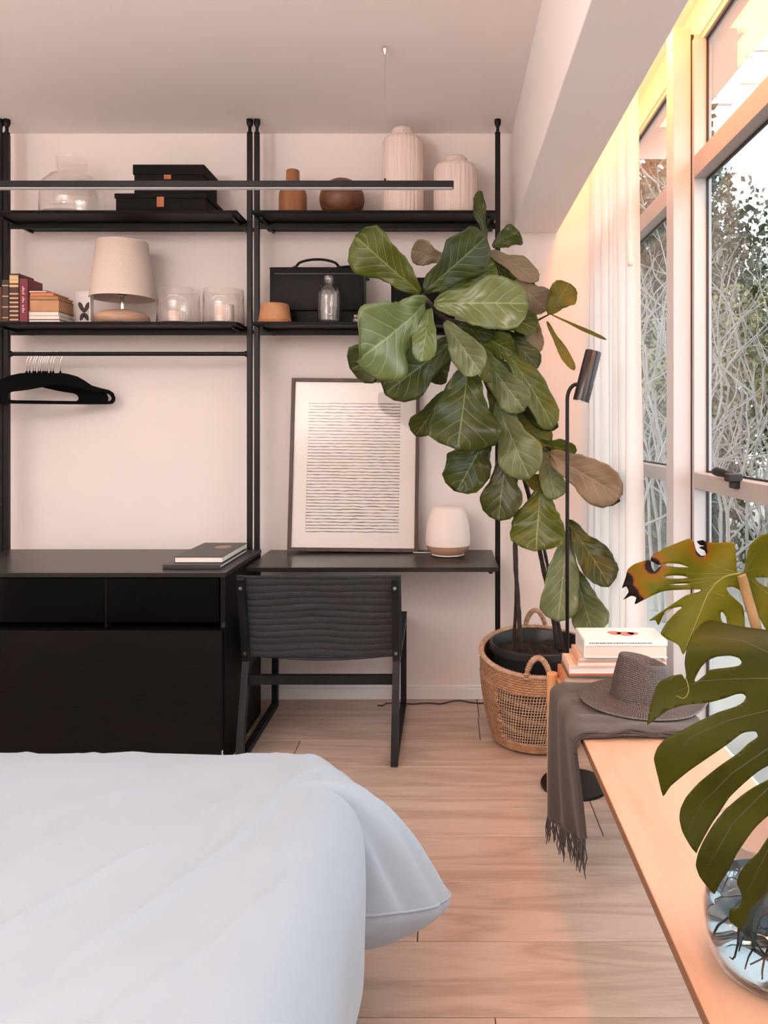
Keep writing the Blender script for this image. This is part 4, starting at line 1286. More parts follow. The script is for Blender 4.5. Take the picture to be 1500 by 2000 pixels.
stem([(958, 740, 3.06), (990, 690, 3.04), (1030, 640, 3.02), (1072, 614, 3.0)], (.006, .0035))
stem([(1000, 880, 3.16), (1040, 860, 3.1), (1078, 880, 3.02)], (.006, .004))

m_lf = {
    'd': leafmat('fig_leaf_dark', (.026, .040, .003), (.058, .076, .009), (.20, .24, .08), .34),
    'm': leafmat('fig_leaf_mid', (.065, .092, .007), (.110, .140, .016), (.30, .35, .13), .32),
    'b': leafmat('fig_leaf_sheen', (.12, .165, .035), (.18, .225, .065), (.36, .44, .20), .30, spec=.9),  # window sheen put into the colour: base lightened for the glossy leaves
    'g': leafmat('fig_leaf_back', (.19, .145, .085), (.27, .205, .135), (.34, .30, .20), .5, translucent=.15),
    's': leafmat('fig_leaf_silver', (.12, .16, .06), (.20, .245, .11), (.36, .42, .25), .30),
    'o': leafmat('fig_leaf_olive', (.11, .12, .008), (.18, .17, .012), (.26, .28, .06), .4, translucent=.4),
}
def wprof(t):
    # fiddle shape: small shoulder near the stalk, waist, broad rounded far half
    tab = [(0, .10), (.06, .30), (.16, .44), (.30, .55), (.45, .76), (.60, .95), (.74, 1.0), (.87, .89), (.95, .62), (.985, .30), (1, .06)]
    return lerp_tab(tab, t)
rlf = random.Random(11)
def fig_leaf(bx, by, Yb, tx, ty, Yt, wpx, kind='m', roll=0.0, curl=.10, wave=.075, cup=.12, shape=1.0):
    B, T = P(bx, by, Yb), P(tx, ty, Yt)
    L = T - B; ln_ = L.length; l = L.normalized()
    V = (Vector((0, 0, CH)) - (B + T) * .5).normalized()
    s = l.cross(V).normalized()
    n = s.cross(l).normalized()
    r = R(roll)
    s2 = s * math.cos(r) + n * math.sin(r)
    n2 = n * math.cos(r) - s * math.sin(r)
    hw = wpx * .5 * ((Yb + Yt) / 2) / F / max(.35, abs(math.cos(r)))
    ph = rlf.random() * 10
    asym = rlf.uniform(-.12, .12)
    def fn(u, v):
        w = wprof(u)
        e = (v - .5) * 2
        wv = noise.noise((u * 3.2 + ph, 3 if e > 0 else 8, ph))
        ww = hw * w * (1 + .24 * wv * abs(e)) * (1 + asym * e)
        pos = B + l * ln_ * u + s2 * (e * ww)
        d = -curl * ln_ * (u * u - u * .75) * 1.6
        d += cup * hw * (abs(e) ** 1.5) * w - .03 * hw * (1 - min(1, abs(e) * 8)) * 1
        d += wave * hw * 2 * abs(e) ** 1.5 * math.sin(u * 13 + ph + (2.1 if e > 0 else 0))
        d += .05 * hw * noise.noise((u * 5 + ph, e * 2.2, 4))
        return pos + n2 * d
    o = MB().grid(fn, 26, 14).build('leaf', m_lf[kind], fig, smooth=True, sol=.0011)
    # short stalk
    return o
LV = [
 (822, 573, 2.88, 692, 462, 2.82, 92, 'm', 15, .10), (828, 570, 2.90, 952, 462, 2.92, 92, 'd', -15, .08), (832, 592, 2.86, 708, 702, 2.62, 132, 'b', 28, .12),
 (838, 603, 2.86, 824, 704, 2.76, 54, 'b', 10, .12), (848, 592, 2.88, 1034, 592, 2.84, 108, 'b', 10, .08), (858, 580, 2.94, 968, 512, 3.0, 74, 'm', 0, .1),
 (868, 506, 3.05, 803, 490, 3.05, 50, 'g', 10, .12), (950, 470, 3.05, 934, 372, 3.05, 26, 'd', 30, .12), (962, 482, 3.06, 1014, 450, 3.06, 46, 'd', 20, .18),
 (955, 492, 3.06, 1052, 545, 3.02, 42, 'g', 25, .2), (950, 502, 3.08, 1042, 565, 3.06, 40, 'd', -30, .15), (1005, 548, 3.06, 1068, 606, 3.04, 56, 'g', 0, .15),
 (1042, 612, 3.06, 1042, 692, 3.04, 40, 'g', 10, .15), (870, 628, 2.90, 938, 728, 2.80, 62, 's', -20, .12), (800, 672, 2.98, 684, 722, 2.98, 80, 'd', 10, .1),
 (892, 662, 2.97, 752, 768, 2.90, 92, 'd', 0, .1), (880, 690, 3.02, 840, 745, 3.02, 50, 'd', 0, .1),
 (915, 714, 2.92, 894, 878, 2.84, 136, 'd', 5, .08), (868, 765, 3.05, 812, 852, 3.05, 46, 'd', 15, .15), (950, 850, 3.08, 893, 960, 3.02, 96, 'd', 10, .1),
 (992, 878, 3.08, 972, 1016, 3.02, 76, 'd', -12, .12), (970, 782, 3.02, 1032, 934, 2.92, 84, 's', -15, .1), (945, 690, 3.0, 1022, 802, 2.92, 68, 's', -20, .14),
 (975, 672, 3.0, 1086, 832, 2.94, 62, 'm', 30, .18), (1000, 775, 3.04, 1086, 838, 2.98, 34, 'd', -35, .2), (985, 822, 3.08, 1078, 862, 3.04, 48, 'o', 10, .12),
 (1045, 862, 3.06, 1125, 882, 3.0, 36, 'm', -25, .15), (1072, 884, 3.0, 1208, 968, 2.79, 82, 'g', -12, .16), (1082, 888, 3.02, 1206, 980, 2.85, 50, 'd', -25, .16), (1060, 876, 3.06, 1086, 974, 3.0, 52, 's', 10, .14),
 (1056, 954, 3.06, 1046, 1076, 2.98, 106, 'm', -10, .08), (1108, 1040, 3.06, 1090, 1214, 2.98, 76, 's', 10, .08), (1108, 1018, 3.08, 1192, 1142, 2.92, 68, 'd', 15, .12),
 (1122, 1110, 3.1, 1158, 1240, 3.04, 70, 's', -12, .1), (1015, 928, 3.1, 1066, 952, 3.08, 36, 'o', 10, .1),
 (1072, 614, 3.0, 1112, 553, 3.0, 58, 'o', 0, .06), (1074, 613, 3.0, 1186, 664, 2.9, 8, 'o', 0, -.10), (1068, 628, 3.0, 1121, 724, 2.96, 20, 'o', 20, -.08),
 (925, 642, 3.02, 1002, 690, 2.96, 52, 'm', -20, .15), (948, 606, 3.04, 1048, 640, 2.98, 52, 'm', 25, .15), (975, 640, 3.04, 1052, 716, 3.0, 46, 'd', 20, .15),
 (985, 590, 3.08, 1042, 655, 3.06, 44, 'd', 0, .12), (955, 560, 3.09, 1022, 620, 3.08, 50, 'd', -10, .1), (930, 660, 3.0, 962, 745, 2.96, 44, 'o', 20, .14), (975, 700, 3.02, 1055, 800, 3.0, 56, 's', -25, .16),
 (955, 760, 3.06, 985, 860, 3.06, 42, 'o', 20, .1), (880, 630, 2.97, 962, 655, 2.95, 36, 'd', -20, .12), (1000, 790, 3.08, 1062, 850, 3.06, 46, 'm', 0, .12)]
for q in LV:
    fig_leaf(*q)

# ------------------------------------------------------------------ monstera in a glass vase
VC = Vector((.522, 1.20, BZ))
zv = BZ + .0005
t = thing('glass_bowl_vase', VC, 'round clear glass vase of water with roots on the near bench', 'vase')
out = [(0, zv), (.085, zv), (.103, zv + .012), (.115, zv + .05), (.115, zv + .09), (.106, zv + .14), (.095, zv + .175), (.090, zv + .20), (.093, zv + .21)]
inn = [(.089, zv + .21), (.086, zv + .20), (.091, zv + .175), (.102, zv + .14), (.111, zv + .09), (.111, zv + .05), (.099, zv + .018), (.08, zv + .012), (0, zv + .012)]
MB().lathe(out + inn, (VC.x, VC.y), 72).build('glass_wall', glass('vase_glass', (.80, .82, .83), 1.3), t, smooth=True, angle=60)
m_water = bpy.data.materials.new('vase_water'); m_water.use_nodes = True
bw = m_water.node_tree.nodes['Principled BSDF']
bw.inputs['Base Color'].default_value = (.55, .62, .64, 1); bw.inputs['Roughness'].default_value = 0.0; bw.inputs['IOR'].default_value = 1.33; bw.inputs['Transmission Weight'].default_value = 1.0
MB().lathe([(0, zv + .013), (.079, zv + .013), (.098, zv + .019), (.1105, zv + .05), (.1105, zv + .09), (.109, zv + .105), (0, zv + .105)], (VC.x, VC.y), 64).build('water', m_water, t, smooth=True, angle=50)

mon = thing('monstera_cutting', (VC.x, VC.y, zv + .06), 'monstera cutting with huge split leaves standing in the glass vase', 'plant')
m_root = M('pale_brown_root', (.20, .11, .06), .7, var=.3, vscale=40)
rr_ = random.Random(21); rts = MB()
for i in range(34):
    a = rr_.random() * 2 * PI; r0 = rr_.random() * .03
    p = VC + Vector((r0 * math.cos(a), r0 * math.sin(a), .13 + rr_.random() * .07)); pts = [p.copy()]
    d = Vector((math.cos(a) * .8, math.sin(a) * .8, -.5)).normalized()
    for s in range(10):
        d = (d + Vector((rr_.uniform(-.5, .5), rr_.uniform(-.5, .5), rr_.uniform(-.6, .15)))).normalized()
        p = p + d * .016
        q = p - VC; h = math.hypot(q.x, q.y)
        if h > .095: q.x *= .095 / h; q.y *= .095 / h
        q.z = max(.022, q.z); p = VC + q
        if (p - pts[-1]).length > .002: pts.append(p.copy())
    if len(pts) > 2: rts.tube(pts, [.0022 * (1 - .6 * k / len(pts)) for k in range(len(pts))], 5)
setp(rts.build('roots', m_root, mon, smooth=True), kind='stuff')
m_pet = M('monstera_petiole', (.22, .14, .04), .45, col2=(.34, .21, .10), vscale=12)
def sm_tube(pts, r0, r1, name, mat, seg=12):
    pts = [Vector(p) for p in pts]; out = []; n = len(pts)
    for i in range(n - 1):
        p0, p1, p2, p3 = pts[max(0, i - 1)], pts[i], pts[i + 1], pts[min(n - 1, i + 2)]
        for k in range(8):
            f = k / 8
            out.append(.5 * ((2 * p1) + (-p0 + p2) * f + (2 * p0 - 5 * p1 + 4 * p2 - p3) * f * f + (-p0 + 3 * p1 - 3 * p2 + p3) * f ** 3))
    out.append(pts[-1]); m_ = len(out)
    return MB().tube(out, [r0 + (r1 - r0) * k / (m_ - 1) for k in range(m_)], seg).build(name, mat, mon, smooth=True)
YA = 1.28
sm_tube([VC + Vector((.0, .0, .03)), VC + Vector((.01, .01, .2)), P(1515, 1480, 1.24), P(1500, 1330, 1.26), P(1478, 1230, 1.265), P(1458, 1160, YA - .006), P(1447, 1122, YA - .004)], .009, .0085, 'petiole', m_pet)
sm_tube([VC + Vector((.012, -.012, .03)), VC + Vector((.03, -.01, .2)), P(1620, 1560, 1.16), P(1640, 1420, 1.14), P(1592, 1352, 1.128)], .008, .006, 'petiole', m_pet)

def monmat(name, c1, c2, brown=None, trans=.3, rough=.33):
    m = bpy.data.materials.new(name); m.use_nodes = True
    nt = m.node_tree; b = nt.nodes['Principled BSDF']; out = nt.nodes['Material Output']
    b.inputs['Roughness'].default_value = rough
    b.inputs['Specular IOR Level'].default_value = .22
    tc = nt.nodes.new('ShaderNodeTexCoord')
    n = nt.nodes.new('ShaderNodeTexNoise'); n.inputs['Scale'].default_value = 9; n.inputs['Detail'].default_value = 4
    nt.links.new(tc.outputs['Object'], n.inputs['Vector'])
    r = nt.nodes.new('ShaderNodeValToRGB')
    r.color_ramp.elements[0].position = .35; r.color_ramp.elements[1].position = .68
    r.color_ramp.elements[0].color = (*c1, 1); r.color_ramp.elements[1].color = (*c2, 1)
    nt.links.new(n.outputs['Fac'], r.inputs['Fac'])
    col = r.outputs[0]
    if brown:      # dying margins, stored per vertex: 0 healthy .. 1 dead
        at = nt.nodes.new('ShaderNodeAttribute'); at.attribute_name = 'wilt'
        r2 = nt.nodes.new('ShaderNodeValToRGB')
        e = r2.color_ramp.elements
        e[0].position = 0; e[0].color = (*c2, 1); e[1].position = 1; e[1].color = (.022, .010, .010, 1)
        k = e.new(.45); k.color = (.30, .19, .008, 1)
        k = e.new(.72); k.color = (.36, .15, .02, 1)
        k = e.new(.82); k.color = (.03, .014, .012, 1)
        nt.links.new(at.outputs['Fac'], r2.inputs['Fac'])
        mx = nt.nodes.new('ShaderNodeMix'); mx.data_type = 'RGBA'
        mr = nt.nodes.new('ShaderNodeMath'); mr.operation = 'MULTIPLY'; mr.inputs[1].default_value = 2.5; mr.use_clamp = True
        nt.links.new(at.outputs['Fac'], mr.inputs[0]); nt.links.new(mr.outputs[0], mx.inputs['Factor'])
        nt.links.new(col, mx.inputs['A']); nt.links.new(r2.outputs[0], mx.inputs['B'])
        col = mx.outputs['Result']
    nt.links.new(col, b.inputs['Base Color'])
    bp = nt.nodes.new('ShaderNodeBump'); bp.inputs['Strength'].default_value = .12; bp.inputs['Distance'].default_value = .006
    nt.links.new(n.outputs['Fac'], bp.inputs['Height']); nt.links.new(bp.outputs[0], b.inputs['Normal'])
    tr = nt.nodes.new('ShaderNodeBsdfTranslucent'); nt.links.new(col, tr.inputs['Color'])
    ms = nt.nodes.new('ShaderNodeMixShader'); ms.inputs[0].default_value = trans
    nt.links.new(b.outputs[0], ms.inputs[1]); nt.links.new(tr.outputs[0], ms.inputs[2]); nt.links.new(ms.outputs[0], out.inputs['Surface'])
    return m

def smooth_loop(pts, n=3):
    out = []; N = len(pts)
    for i in range(N):
        p0, p1, p2, p3 = [Vector(pts[(i + k) % N]) for k in (-1, 0, 1, 2)]
        # keep sharp corners sharp
        for k in range(n):
            f = k / n
            q = .5 * ((2 * p1) + (-p0 + p2) * f + (2 * p0 - 5 * p1 + 4 * p2 - p3) * f * f + (-p0 + 3 * p1 - 3 * p2 + p3) * f ** 3)
            lin = p1.lerp(p2, f)
            out.append(lin.lerp(q, .6))
    return out
def inside(p, poly):
    c = False; n = len(poly); j = n - 1
    for i in range(n):
        a, b_ = poly[i], poly[j]
        if (a[1] > p[1]) != (b_[1] > p[1]) and p[0] < (b_[0] - a[0]) * (p[1] - a[1]) / (b_[1] - a[1]) + a[0]: c = not c
        j = i
    return c
def split_leaf(outline, holes, depth, mat, veins, mwhite, name='leaf', step=13, wilt=None, vr=.0016, vm=None):
    """outline in leaf-sheet units; `depth` bends the sheet in space"""
    loops = [smooth_loop(outline)] + [smooth_loop(h, 2) for h in holes]
    pts = []; edges = []
    for lp in loops:
        n0 = len(pts)
        pts += [Vector((p.x, p.y)) for p in lp]
        edges += [(n0 + i, n0 + (i + 1) % len(lp)) for i in range(len(lp))]
    xs = [p.x for p in loops[0]]; ys = [p.y for p in loops[0]]
    yy = min(ys) + step / 2; odd = 0
    while yy < max(ys):
        xx = min(xs) + step / 2 + (step / 2 if odd else 0)
        while xx < max(xs):
            if inside((xx, yy), loops[0]) and not any(inside((xx, yy), h) for h in loops[1:]):
                pts.append(Vector((xx, yy)))
            xx += step
        yy += step * .87; odd ^= 1
    res = delaunay_2d_cdt(pts, edges, [], 0, 1e-4)
    vv, ff = res[0], res[2]
    keep = []
    for f in ff:
        c = sum((vv[i] for i in f), Vector((0, 0))) / len(f)
        if inside(c, loops[0]) and not any(inside(c, h) for h in loops[1:]): keep.append(tuple(f))
    W3 = [P(v.x, v.y, depth(v.x, v.y)) for v in vv]
    mb = MB().add(W3, keep)
    o = mb.build(name, mat, mon, smooth=True, sol=.0012)
    if wilt:
        at = o.data.attributes.new('wilt', 'FLOAT', 'POINT')
        used = len(o.data.vertices)
        for i in range(min(used, len(vv))): at.data[i].value = wilt(vv[i].x, vv[i].y)
    vb = MB()
    for vp, r in veins:
        q = []
        for (a, b_), (c, d) in zip(vp[:-1], vp[1:]):
            for k in range(5):
                f = k / 5; q.append((a + (c - a) * f, b_ + (d - b_) * f))
        q.append(vp[-1])
        p3 = [P(a, b_, depth(a, b_) - .0006) for a, b_ in q]
        vb.tube(p3, [r * (1 - .75 * k / len(p3)) for k in range(len(p3))], 6, flat=.6)
    if veins: vb.build('veins', vm, o, smooth=True)
    return o
def c3(l): return [(x / 4 + 1150, y / 4 + 1020) for x, y in l]
A_out = c3([(1155, 385), (1153, 290), (1140, 175), (1105, 156), (1000, 160), (925, 155), (890, 140), (845, 150), (868, 178), (905, 182), (862, 198), (905, 222), (918, 256), (880, 262), (842, 228), (826, 180), (815, 146), (780, 128), (720, 150), (600, 200), (505, 252), (484, 282), (488, 345), (515, 388), (556, 345), (602, 322), (700, 325), (782, 352), (690, 350), (605, 340), (540, 332),
            (480, 300), (440, 298), (350, 330), (303, 370), (288, 430), (260, 515), (292, 500), (312, 545), (270, 605), (330, 575), (372, 590), (360, 640), (430, 605), (560, 545), (650, 530), (868, 525), (858, 545), (760, 570), (690, 615), (580, 690), (470, 768), (520, 765), (545, 805), (590, 705), (640, 675), (718, 660), (722, 672), (690, 695), (610, 780), (560, 868),
            (600, 905), (700, 960), (735, 1035), (770, 980), (830, 900), (910, 860), (1000, 870), (1100, 900), (1215, 900), (1218, 760), (1200, 655), (1100, 560), (1074, 512), (1130, 505), (1200, 545), (1232, 570), (1262, 612), (1330, 740), (1400, 860), (1500, 930), (1650, 860), (1770, 600), (1760, 320), (1660, 130), (1500, 62), (1400, 85), (1330, 112), (1265, 175), (1240, 240), (1222, 330), (1212, 385), (1185, 400)])
A_holes = [c3([(575, 430), (650, 416), (730, 418), (775, 432), (730, 440), (640, 440)]), c3([(620, 487), (720, 478), (808, 482), (720, 492)]), c3([(1030, 702), (1050, 706), (1072, 740), (1080, 790), (1050, 790), (1030, 750)]), c3([(1295, 435), (1360, 430), (1450, 445), (1450, 495), (1400, 510), (1340, 480)])]
def depA(x, y):
    u, v = (x - 1447) / 200, (y - 1119) / 200
    return YA + .05 * u * u * .6 - .02 * v - .03 * v * v + (.05 * max(0, (1300 - x) / 100) ** 2 * .35) + .006 * math.sin(x * .05 + y * .03)
def wiltA(x, y):
    X4, Y4 = (x - 1150) * 4, (y - 1020) * 4
    w = 0
    for cx, cy, r in ((500, 340, 75), (280, 460, 85), (330, 560, 75), (385, 620, 60), (870, 160, 62), (880, 225, 55), (265, 510, 60)):
        d = math.hypot(X4 - cx, Y4 - cy) / (r * .8)
        w = max(w, 1.25 - .45 * d if d < 1 else .80 - .42 * (d - 1))
    w = max(w, .36 * max(0, 1 - max(0, (Y4 - 150)) / 260) if X4 < 1160 else 0)
    return max(0, min(1, w))
m_monA = monmat('monstera_yellowing_leaf', (.16, .17, .006), (.26, .25, .012), True, .6, .45)
m_monB = monmat('monstera_dark_leaf', (.030, .036, .001), (.052, .058, .002), None, .30, .5)
m_veinA = M('monstera_vein_pale', (.22, .21, .04), .5)
m_veinAd = M('monstera_vein_olive', (.10, .11, .02), .5)
m_veinB = M('monstera_vein_dark', (.035, .045, .008), .4)
vA = [(c3([(1180, 400), (1110, 412), (1050, 432), (990, 480), (930, 560), (880, 680), (820, 830), (745, 1010)]), .0019)]
oA = split_leaf(A_out, A_holes, depA, m_monA, vA, None, 'leaf', 9, wiltA, vm=m_veinA)
oA['label'] = 'yellowing monstera leaf with brown tips'
vb = [([(1150, 395), (1000, 350), (850, 290), (700, 240)], .0011), ([(1150, 400), (950, 405), (780, 400), (600, 350), (540, 370)], .0012), ([(1090, 415), (900, 440), (650, 470), (450, 470), (300, 520)], .0012),
      ([(1060, 428), (880, 470), (700, 500), (480, 555)], .0011), ([(1010, 465), (860, 560), (700, 640), (560, 740)], .0012), ([(945, 540), (1050, 580), (1120, 680)], .001), ([(890, 660), (760, 740), (650, 860)], .001), ([(1215, 395), (1330, 350), (1480, 300)], .0012), ([(1215, 385), (1300, 250), (1400, 160)], .0011), ([(1220, 420), (1400, 560), (1560, 700)], .0012)]
vv_ = MB()
for vp, r in vb:
    q = []
    vp = c3(vp)
    for (a, b_), (c, d) in zip(vp[:-1], vp[1:]):
        for k in range(5): q.append((a + (c - a) * k / 5, b_ + (d - b_) * k / 5))
    q.append(vp[-1])
    vv_.tube([P(a, b_, depA(a, b_) - .0004) for a, b_ in q], [r * (1 - .7 * k / len(q)) for k in range(len(q))], 5, flat=.5)
vv_.build('veins', m_veinAd, oA, smooth=True)

B_out = [(1500, 1231), (1468, 1227), (1437, 1222), (1400, 1214), (1385, 1212), (1370, 1219), (1352, 1240), (1341, 1267), (1337, 1295), (1340, 1318), (1338, 1327), (1331, 1317), (1310, 1321), (1289, 1331), (1281, 1343), (1272, 1370), (1267, 1395), (1264, 1416), (1282, 1403), (1305, 1387), (1337, 1377), (1385, 1372), (1415, 1364), (1437, 1356), (1450, 1355), (1457, 1361), (1452, 1371), (1437, 1380), (1400, 1392), (1362, 1410), (1325, 1430), (1300, 1442), (1284, 1460), (1277, 1482), (1285, 1517), (1295, 1555),
         (1310, 1535), (1345, 1506), (1384, 1479), (1419, 1455), (1446, 1434), (1461, 1429), (1476, 1429), (1480, 1439), (1461, 1453), (1442, 1471), (1403, 1498), (1365, 1529), (1340, 1557), (1329, 1580), (1327, 1600), (1333, 1625), (1348, 1652), (1360, 1666), (1364, 1657), (1377, 1632), (1392, 1606), (1406, 1586), (1424, 1558), (1447, 1535), (1481, 1506), (1512, 1490), (1530, 1490), (1526, 1502), (1500, 1523), (1473, 1537), (1447, 1555), (1418, 1580), (1394, 1609), (1374, 1642), (1363, 1668), (1359, 1690), (1366, 1711), (1380, 1730), (1395, 1746), (1405, 1727), (1424, 1698), (1439, 1667), (1460, 1636), (1476, 1615), (1500, 1593), (1526, 1578), (1540, 1582), (1530, 1602),
         (1500, 1636), (1481, 1665), (1460, 1685), (1444, 1706), (1439, 1725), (1444, 1735), (1449, 1754), (1443, 1773), (1426, 1775), (1424, 1797), (1442, 1813), (1460, 1829), (1468, 1826), (1473, 1792), (1486, 1766), (1500, 1748), (1530, 1715), (1560, 1670), (1590, 1640), (1585, 1690), (1600, 1720), (1650, 1650), (1665, 1560), (1720, 1600), (1750, 1500), (1740, 1400), (1780, 1400), (1760, 1310), (1700, 1250), (1640, 1240), (1605, 1290), (1592, 1345), (1580, 1290), (1550, 1245)]
B_hole = [c3([(825, 1240), (842, 1195), (880, 1130), (930, 1080), (1000, 1050), (1100, 1042), (1170, 1060), (1195, 1095), (1175, 1120), (1100, 1135), (1000, 1145), (930, 1158), (915, 1185), (880, 1215), (845, 1243)])]
def depB(x, y):
    u, v = (x - 1520) / 220, (y - 1380) / 220
    d = 1.115 + .030 * u * u - .015 * v + .010 * v * v
    if y < 1275: d += .0000125 * (1275 - y) ** 2 * 1.6
    d += .006 * math.sin((y - 1300) / 34.0) * min(1, max(0, (1520 - x) / 120))
    return d
vB = [([(1590, 1350), (1560, 1420), (1548, 1520), (1545, 1600), (1510, 1720), (1470, 1810)], .0028),
      ([(1585, 1345), (1500, 1325), (1437, 1326), (1370, 1330), (1300, 1360)], .0014), ([(1575, 1370), (1500, 1388), (1420, 1408), (1350, 1440), (1300, 1500)], .0014),
      ([(1560, 1420), (1500, 1462), (1430, 1510), (1370, 1570), (1345, 1620)], .0014), ([(1552, 1490), (1490, 1550), (1430, 1610), (1385, 1690)], .0014), ([(1548, 1560), (1500, 1660), (1460, 1740)], .0013),
      ([(1588, 1340), (1500, 1275), (1450, 1252), (1395, 1245)], .0014)]
oB = split_leaf(B_out, B_hole, depB, m_monB, vB, None, 'leaf', 10, vm=m_veinB)
oB['label'] = 'large dark green split monstera leaf hanging in front'
# thin curling thread on the leaf
sm_tube([P(1340, 1325, 1.135), P(1345, 1345, 1.13), P(1342, 1358, 1.128), P(1334, 1364, 1.128), P(1326, 1361, 1.128), P(1321, 1359, 1.128)], .0007, .0005, 'tendril', m_veinA, 6)

# ------------------------------------------------------------------ outside
m_gr = M('outdoor_ground', (.24, .23, .21), .9, var=.25, vscale=1.5)
setp(MB().box((1.06, -12, -.30), (40, 45, -.15)).build('floor_outdoor', m_gr), kind='structure')

def bush(name, c, rad, n, ls, mat, seed, label, trunk=None, group='trees outside the window'):
    rb = random.Random(seed)
    t = thing(name, (c[0], c[1], -.15), label, 'tree', group)
    vs = []; fs = []
    for i in range(n):
        while True:
            d = Vector((rb.uniform(-1, 1), rb.uniform(-1, 1), rb.uniform(-1, 1)))
            if .25 < d.length < 1: break
        k = 1 + .35 * noise.noise(d * 2.2 + Vector((seed, 0, 0)))
        p = Vector((c[0] + d.x * rad[0] * k, c[1] + d.y * rad[1] * k, c[2] + d.z * rad[2] * k))
        a = Vector((rb.uniform(-1, 1), rb.uniform(-1, 1), rb.uniform(-1, .6))).normalized()
        b_ = a.orthogonal().normalized(); b_.rotate(Matrix.Rotation(rb.random() * 6.28, 3, a))
        l = ls * rb.uniform(.6, 1.3); w = l * .32
        s = a.cross(b_)
        n0 = len(vs)
        vs += [p, p + b_ * l * .5 + s * w, p + b_ * l + a * l * .15, p + b_ * l * .5 - s * w]
        fs.append((n0, n0 + 1, n0 + 2, n0 + 3))
    mb = MB(); mb.v = vs; mb.f = fs
    setp(mb.build('foliage', mat, t), kind='stuff')
    tr = MB()
    for k in range(5):
        x0 = c[0] + rb.uniform(-.3, .3) * rad[0]; y0 = c[1] + rb.uniform(-.3, .3) * rad[1]
        pts = [(c[0] + (x0 - c[0]) * f * 2 + .05 * rb.uniform(-1, 1), c[1] + (y0 - c[1]) * f * 2, -.15 + (c[2] + .4 * rad[2]) * f) for f in (0, .3, .6, 1)]
        tr.tube(pts, [.06, .045, .03, .012], 6)
    tr.build('trunk', m_branch_d, t, smooth=True)
m_branch_d = M('dark_bark', (.07, .055, .045), .9)
m_f1 = M('evergreen_leaf', (.022, .036, .018), .5, col2=(.06, .08, .03), vscale=3)
m_f2 = M('yellow_green_leaf', (.07, .075, .03), .5, col2=(.22, .19, .08), vscale=3)
bush('evergreen_tree', (3.75, 11.5, 2.8), (1.15, 1.0, 2.7), 11000, .11, m_f1, 1, 'tall dark evergreen tree behind the near window')
bush('evergreen_tree', (2.35, 9.0, 2.5), (.95, .9, 3.0), 12000, .11, m_f1, 2, 'evergreen tree seen through the far narrow window')
bush('evergreen_tree', (5.0, 10.0, 2.2), (1.1, .9, 2.2), 8000, .11, m_f1, 5, 'evergreen tree at the right edge of the near window')
bush('garden_shrub', (2.6, 7.4, 1.75), (.9, .6, .9), 3500, .06, m_f2, 3, 'yellow-green shrub in front of the evergreens outside', group='shrubs outside the window')
bush('garden_shrub', (3.6, 7.8, 2.1), (.8, .6, .8), 3000, .06, m_f2, 4, 'yellow-leaved shrub outside to the right in the near window', group='shrubs outside the window')

m_twig = M('pale_bare_twig', (.22, .20, .185), .8, var=.2, vscale=8)
def bare_shrub(c, h, seed, label):
    rb = random.Random(seed)
    t = thing('bare_shrub', (c[0], c[1], -.15), label, 'shrub', 'leafless shrubs outside the window')
    main = MB(); tw = MB()
    def grow(p, d, L, r, lev, mb):
        pts = [p.copy()]; q = p.copy(); n = 6
        for s in range(n):
            d = (d + Vector((rb.uniform(-.25, .25), rb.uniform(-.25, .25), rb.uniform(-.12, .2)))).normalized()
            q = q + d * L / n; pts.append(q.copy())
            if lev < 3 and s > 0 and rb.random() < (.7 if lev < 2 else .35):
                e = (d + Vector((rb.uniform(-1, 1), rb.uniform(-1, 1), rb.uniform(-.5, .6)))).normalized()
                grow(q, e, L * rb.uniform(.35, .55), r * .6, lev + 1, tw)
        mb.tube(pts, [r * (1 - .6 * k / n) for k in range(n + 1)], 5 if lev < 2 else 4, caps=False)
    for k in range(6):
        a = rb.random() * 6.28
        grow(Vector((c[0] + .2 * math.cos(a), c[1] + .2 * math.sin(a), -.15)), Vector((.35 * math.cos(a), .35 * math.sin(a), 1)).normalized(), h * rb.uniform(.7, 1.1), .016, 0, main)
    main.build('stems', m_twig, t, smooth=True)
    setp(tw.build('twigs', m_twig, t, smooth=True), kind='stuff')
bare_shrub((1.9, 5.2), 1.9, 31, 'pale leafless shrub nearest to the near window')
bare_shrub((2.5, 6.2), 2.2, 32, 'pale leafless shrub farther out in front of the trees')
bare_shrub((1.55, 5.9), 2.0, 33, 'pale leafless shrub seen through the far narrow window')
bare_shrub((3.1, 6.9), 2.2, 34, 'pale leafless shrub at the right of the outdoor view')
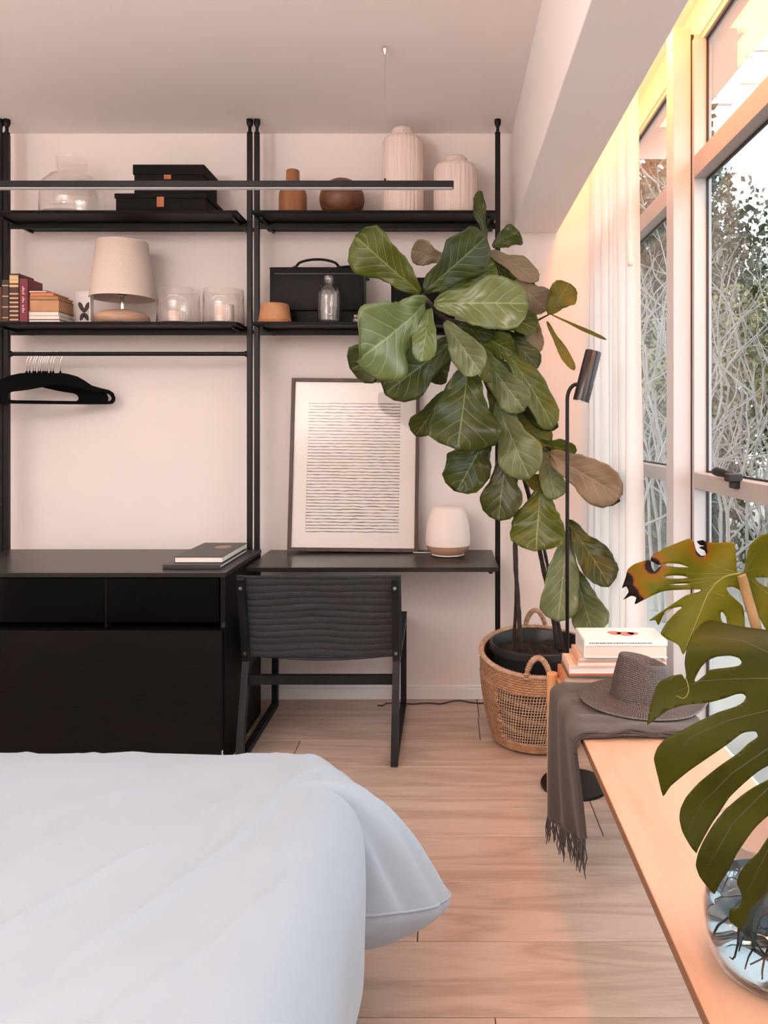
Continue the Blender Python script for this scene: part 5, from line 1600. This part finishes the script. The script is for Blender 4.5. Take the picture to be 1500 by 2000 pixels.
for hx, hy, hr in ((2.1, 7.35, (.85, .35, .9)), (4.4, 7.6, (.9, .35, 1.0))):
    bush('hedge', (hx, hy, .55), hr, 4500, .09, m_f1, int(hx * 10), 'low grey-green hedge behind the bare shrubs, ' + ('left part' if hx < 3 else 'right part'), group='hedges outside the window')

# pale apartment building far behind
m_fac = M('pale_facade', (.86, .86, .84), .8)
m_fac2 = M('pale_green_facade', (.66, .74, .66), .8)
m_shut = M('beige_shutter', (.78, .66, .48), .7, var=.1, vscale=3)
m_win = M('grey_window', (.35, .36, .38), .3)
YB_ = 26.0
t = thing('apartment_building', (wx(1460, YB_), YB_ + 3, -.15), 'overexposed white apartment building beyond the trees', 'building')
MB().box((wx(1362, YB_), YB_, -.15), (wx(1428, YB_), YB_ + 6, 19)).build('stair_tower', m_fac, t)
MB().box((wx(1428, YB_) + .01, YB_ + 1.5, -.15), (wx(1700, YB_), YB_ + 8, 21)).build('main_block', m_fac, t)
MB().box((wx(1414, YB_), YB_ - .05, wz(95, YB_)), (wx(1427, YB_), YB_ - .001, wz(30, YB_))).build('green_panel', m_fac2, t)
for ya, yb_ in ((97, 142), (163, 205), (230, 272), (300, 340)):
    w_ = MB().box((wx(1387, YB_), YB_ - .06, wz(yb_, YB_)), (wx(1426, YB_), YB_ - .001, wz(ya, YB_))).build('window', m_win, t)
    MB().box((wx(1387, YB_), YB_ - .14, wz(yb_, YB_)), (wx(1413, YB_), YB_ - .061, wz(ya, YB_))).build('shutter', m_shut, w_)
    MB().box((wx(1384, YB_), YB_ - .2, wz(yb_ + 2, YB_)), (wx(1428, YB_), YB_ - .001, wz(yb_, YB_))).build('sill', m_win, w_)
y2 = YB_ + 1.5
for ya, yb_ in ((36, 49), (104, 113), (168, 178), (-30, -18)):
    for xa, xb in ((1449, 1458), (1463, 1471), (1483, 1492), (1496, 1506)):
        MB().box((wx(xa, y2), y2 - .06, wz(yb_, y2)), (wx(xb, y2), y2 - .001, wz(ya, y2))).build('window', m_win, t)
    MB().box((wx(1445, y2), y2 - .10, wz(ya - 3, y2)), (wx(1560, y2), y2 - .001, wz(ya - 4, y2))).build('string_course', m_win, t)
